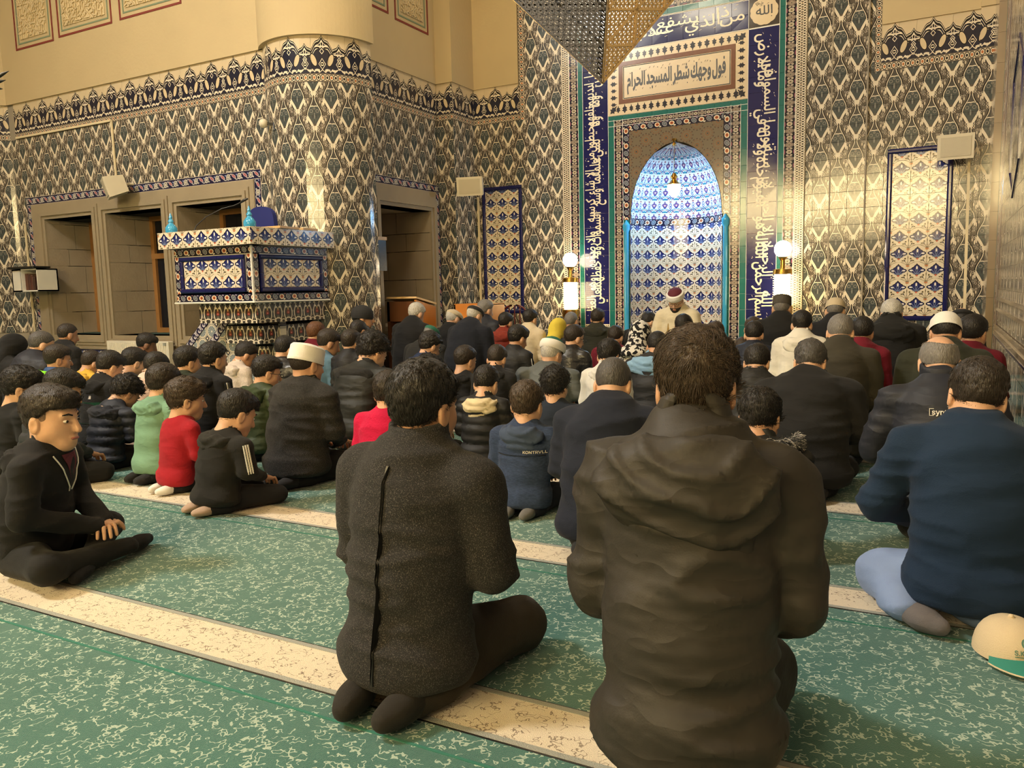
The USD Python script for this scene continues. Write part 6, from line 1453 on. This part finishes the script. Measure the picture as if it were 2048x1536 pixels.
R('D4', -3.01, 6.75, 0.740, 0.170, 0.44, (.013, .013, .014), 'child with glasses in a glossy black leather jacket looking right', 'leather', 'short', 'dark', 'fair', rz=-12, hy=16, hp=16, lean=.03, px=38, glasses=True)
R('D5', -2.80, 5.83, 0.673, 0.175, 0.56, (.085, .095, .095), 'broad person in a grey jacket with white turban and green crown', 'nylon', 'crop', 'white', 'fair', rz=-2, hy=8, hp=18, lean=.06, px=48, cap=turban(M['capgreen'], M['capwhite']), beard='white', fat=.03)
R('D6', -3.64, 8.93, 0.827, 0.170, 0.48, (.026, .026, .018), 'person in a dark olive hooded parka left of the robed leader', 'cotton', 'short', 'dark', 'mid', rz=2, hp=12, lean=.03, px=29, hood=(.026, .026, .018), hoodbig=1.15)
R('D7', -2.89, 7.53, 0.700, 0.162, 0.46, (.13, .008, .018), 'person in a maroon hooded sweatshirt left of the patterned headscarf', 'cotton', 'short', 'dark', 'fair', rz=-4, hp=24, lean=.06, px=32, hood=(.15, .009, .022), hoodbig=1.35)
R('D8', -2.07, 5.25, 0.720, 0.160, 0.36, (.52, .51, .49), 'child with glossy black hair in a light grey top behind the navy pullover', 'cotton', 'mop', 'black', 'fair', rz=2, hp=24, lean=.06, px=47, hood=(.52, .51, .49))
R('D9', -3.16, 9.23, 0.804, 0.178, 0.53, BLK, 'black-haired person in black bent forward left of the robed leader', 'cotton', 'short', 'black', 'fair', rz=-14, hy=10, hp=40, lean=.12, px=30)
R('D10', -2.52, 7.23, 0.753, 0.179, 0.40, (.60, .58, .54), 'person in a black and white patterned headscarf', 'camo', 'short', 'black', 'fair', rz=-4, hp=20, lean=.06, px=42, scarf=((.60, .58, .54), 'camo'))
R('D11', -2.05, 6.25, 0.720, 0.166, 0.50, (.014, .014, .015), 'person in a black coat with light blue hood hanging down', 'nylon', 'fade', 'black', 'mid', rz=-2, hy=4, hp=30, lean=.06, px=42, hood=(.20, .34, .50), hoodbig=1.4)
R('E1', -2.14, 7.32, 0.816, 0.163, 0.42, (.020, .021, .026), 'person in dark grey with faded black hair directly before the robed leader', 'cotton', 'fade', 'black', 'tan', rz=-4, hy=4, hp=22, lean=.06, px=36)
R('E2', -1.70, 6.80, 0.774, 0.151, 0.36, (.42, .40, .36), 'child in a light grey hoodie with maroon shoulder right of the robed leader', 'cotton', 'short', 'brown', 'fair', rz=4, hp=20, lean=.03, px=36, hood=(.45, .43, .39))
R('E2b', -1.67, 7.67, 0.606, 0.160, 0.39, (.12, .009, .016), 'person in a maroon top just right of the light grey hoodie, head hidden', 'cotton', 'short', 'brown', 'fair', rz=4, hp=44, lean=.12, px=30)
R('E3', -1.67, 8.21, 0.748, 0.171, 0.42, (.016, .018, .024), 'child with brown hair half hidden behind the navy tracksuit top', 'cotton', 'short', 'brown', 'fair', rz=8, hp=14, lean=.03, px=34)
R('E4', -1.36, 6.71, 0.779, 0.154, 0.39, (.010, .013, .024), 'child in a navy tracksuit top with thin white shoulder piping', 'nylon', 'short', 'black', 'fair', rz=4, hp=20, lean=.03, px=38, extra=lambda p, c: (sleeve_tape(-1, (0.,), M['white'], 'piping', -.1, .5)(p, c), sleeve_tape(1, (0.,), M['white'], 'piping', -.1, .5)(p, c)))
R('E5', -1.25, 7.34, 0.975, 0.159, 0.50, (.013, .013, .013), 'large person in black with a brown-grey brimless felt hat before the right niche lamp', 'cotton', 'crop', 'grey', 'fair', rz=4, hp=12, lean=.03, px=36, cap=fez)
R('E6', -0.97, 6.59, 0.865, 0.156, 0.43, (.60, .57, .50), 'person in an ivory white hooded sweatshirt', 'cotton', 'fade', 'black', 'fair', rz=4, hp=18, lean=.03, px=40, hood=(.60, .57, .50), hoodbig=1.1)
R('F1', -0.80, 7.24, 0.954, 0.157, 0.47, (.011, .011, .012), 'person in a sand beige round prayer cap and black coat near the right wall', 'cotton', 'crop', 'grey', 'fair', rz=2, hp=20, lean=.06, px=38, cap=kufi(M['capcream'], .020, .095))
R('F2', -0.36, 7.10, 0.958, 0.168, 0.51, (.013, .013, .013), 'person in a big black hooded jacket before the right palmette panel, pale hair just visible', 'cotton', 'short', 'white', 'fair', rz=2, hp=40, lean=.06, px=43, hood=(.013, .013, .013), hoodbig=1.3)
R('F3', -0.54, 5.17, 0.900, 0.162, 0.46, (.040, .036, .026), 'person in a dark olive-brown blazer with cropped silver-grey hair', 'cotton', 'crop', 'grey', 'fair', rz=4, hp=26, lean=.06, px=55, collar=[((.034, .031, .023), .0, .03)])
R('F4', -0.50, 6.18, 0.830, 0.156, 0.38, (.13, .008, .018), 'child in a maroon top with white collar band behind the olive-brown blazer', 'cotton', 'short', 'black', 'tan', rz=2, hp=16, lean=.03, px=45, collar=[((.13, .008, .018), .0, .014), ((.6, .57, .53), -.004, .008)])
R('F5', 0.02, 5.33, 0.900, 0.172, 0.50, (.026, .028, .018), 'person in a white rounded prayer cap and dark olive jacket', 'cotton', 'crop', 'black', 'mid', rz=2, hp=26, lean=.06, px=60, cap=kufi(M['capwhite'], .012, .100))
R('F6', 0.14, 7.60, 0.850, 0.170, 0.36, (.012, .012, .012), 'person in a flat black cap in the corner by the minbar', 'cotton', 'crop', 'black', 'mid', rz=0, hp=20, lean=.03, px=42, cap=[('cap', [(.092, .03), (.108, .045), (.11, .06), (.08, .085), (0, .095)], M['capblack'], (-.1, 0, 0))])
R('F7', 0.17, 6.04, 0.840, 0.168, 0.40, (.11, .007, .014), 'person in a maroon top with white collar stripe and high-faded black hair by the minbar', 'cotton', 'fade', 'black', 'mid', rz=-6, hy=14, hp=10, lean=.03, px=52, collar=[((.11, .007, .014), .0, .014), ((.6, .57, .53), -.004, .008)])
def x_imam(p, c):
    mb = MB(); W = c['W']
    for k in (1, -1): mb.tube(W(np.array([[.055 * k, .115 + .03 * i, .62 - .09 * i] for i in range(5)])), .012, 6)
    mb.build('robe_border', M['robetrim'], p)
M['robetrim'] = plain('robe_trim', (.30, .20, .06), .5)
R('E0', -2.67, 8.93, 1.047, 0.176, 0.53, (.60, .53, .38), 'prayer leader in a cream robe and white turban with maroon top facing the rows', 'cotton', 'crop', 'black', 'fair', rz=172, hy=-10, hp=24, lean=.03, pose='write', px=43, cap=turban(M['maroon'], M['capwhite']), beard='dark', glasses=True, pants=(.5, .45, .34), extra=x_imam)
# cap lying on the carpet
cc = thing('baseball_cap', 'beige baseball cap with green brim and printed emblem on the carpet at lower right', 'cap', (.205, 2.62, .012), math.radians(20))
hm = MB(); t = np.linspace(0, PI / 2, 9); prof = [(.094 * math.cos(a) ** .8, .012 + .105 * math.sin(a)) for a in t]; hm.lathe(prof, n=40); v, f = hm.mesh(); v = v * [1, 1.12, 1]; M['capbeige'] = plain('cap_beige', (.62, .50, .32), .85, .3, 300); M['brimgreen'] = plain('brim_green', (.02, .20, .155), .7, .2, 300)
obj('crown', (v, f), M['capbeige'], cc, 40); obj('button', trimesh.creation.icosphere(2, .008).apply_translation((0, 0, .118)), M['capbeige'], cc, True)
th = np.linspace(-1.0, 1.0, 17); inner = np.stack([.094 * np.sin(th), -1.12 * .094 * np.cos(th)], -1); outer = np.stack([.105 * np.sin(th), -1.12 * .094 * np.cos(th) - .075 * np.cos(th * 1.5) ** .6 if False else -1.12 * .094 * np.cos(th) - .075 * np.clip(np.cos(th * 1.45), 0, 1) ** .6], -1)
V = []; 
for (a, b), z in zip(((inner, outer), (inner, outer)), (.016, .012)):
    for j in range(5):
        q = a + (b - a) * j / 4; V.append(np.stack([q[:, 0], q[:, 1], z + .018 * (1 - (q[:, 0] / .105) ** 2) * (1 - j / 8) - .002 * j], -1))
V = np.vstack(V); F = []
for k_, fl in ((0, 0), (85, 1)):
    for j in range(4):
        for i in range(16):
            q = [k_ + j * 17 + i, k_ + j * 17 + i + 1, k_ + (j + 1) * 17 + i + 1, k_ + (j + 1) * 17 + i]; F.append(q[::-1] if fl else q)
obj('brim', (V, F), M['brimgreen'], cc, True); MB().tube(np.stack([outer[:, 0], outer[:, 1], V[68:85, 2]], -1), .0025, 6).build('brim_piping', M['capbeige'], cc)
def on_cap(poly, nm):
    m = MB()
    for q in getattr(poly, 'geoms', [poly]):
        t_ = trimesh.creation.extrude_polygon(shapely.segmentize(q, .008), 1., engine='earcut'); w = t_.vertices; a = w[:, 0] / .094; zz = w[:, 1]
        el = np.arcsin(np.clip((zz - .012) / .105, 0, .98)); r_ = .094 * np.cos(el) ** .8 + .0008 + .0008 * w[:, 2]
        m.add(np.stack([r_ * np.sin(a), -1.12 * r_ * np.cos(a), zz], -1), t_.faces)
    m.build(nm, M['emblem'], cc)
M['emblem'] = plain('emblem_green', (.10, .21, .15), .8)
on_cap(affinity.translate(word('S.K.VEN', .012), -.032, .046), 'lettering'); on_cap(shapely.Point(0, .075).buffer(.011).difference(shapely.Point(.001, .076).buffer(.006)), 'emblem'); on_cap(sbox(-.03, .040, .03, .042), 'underline')
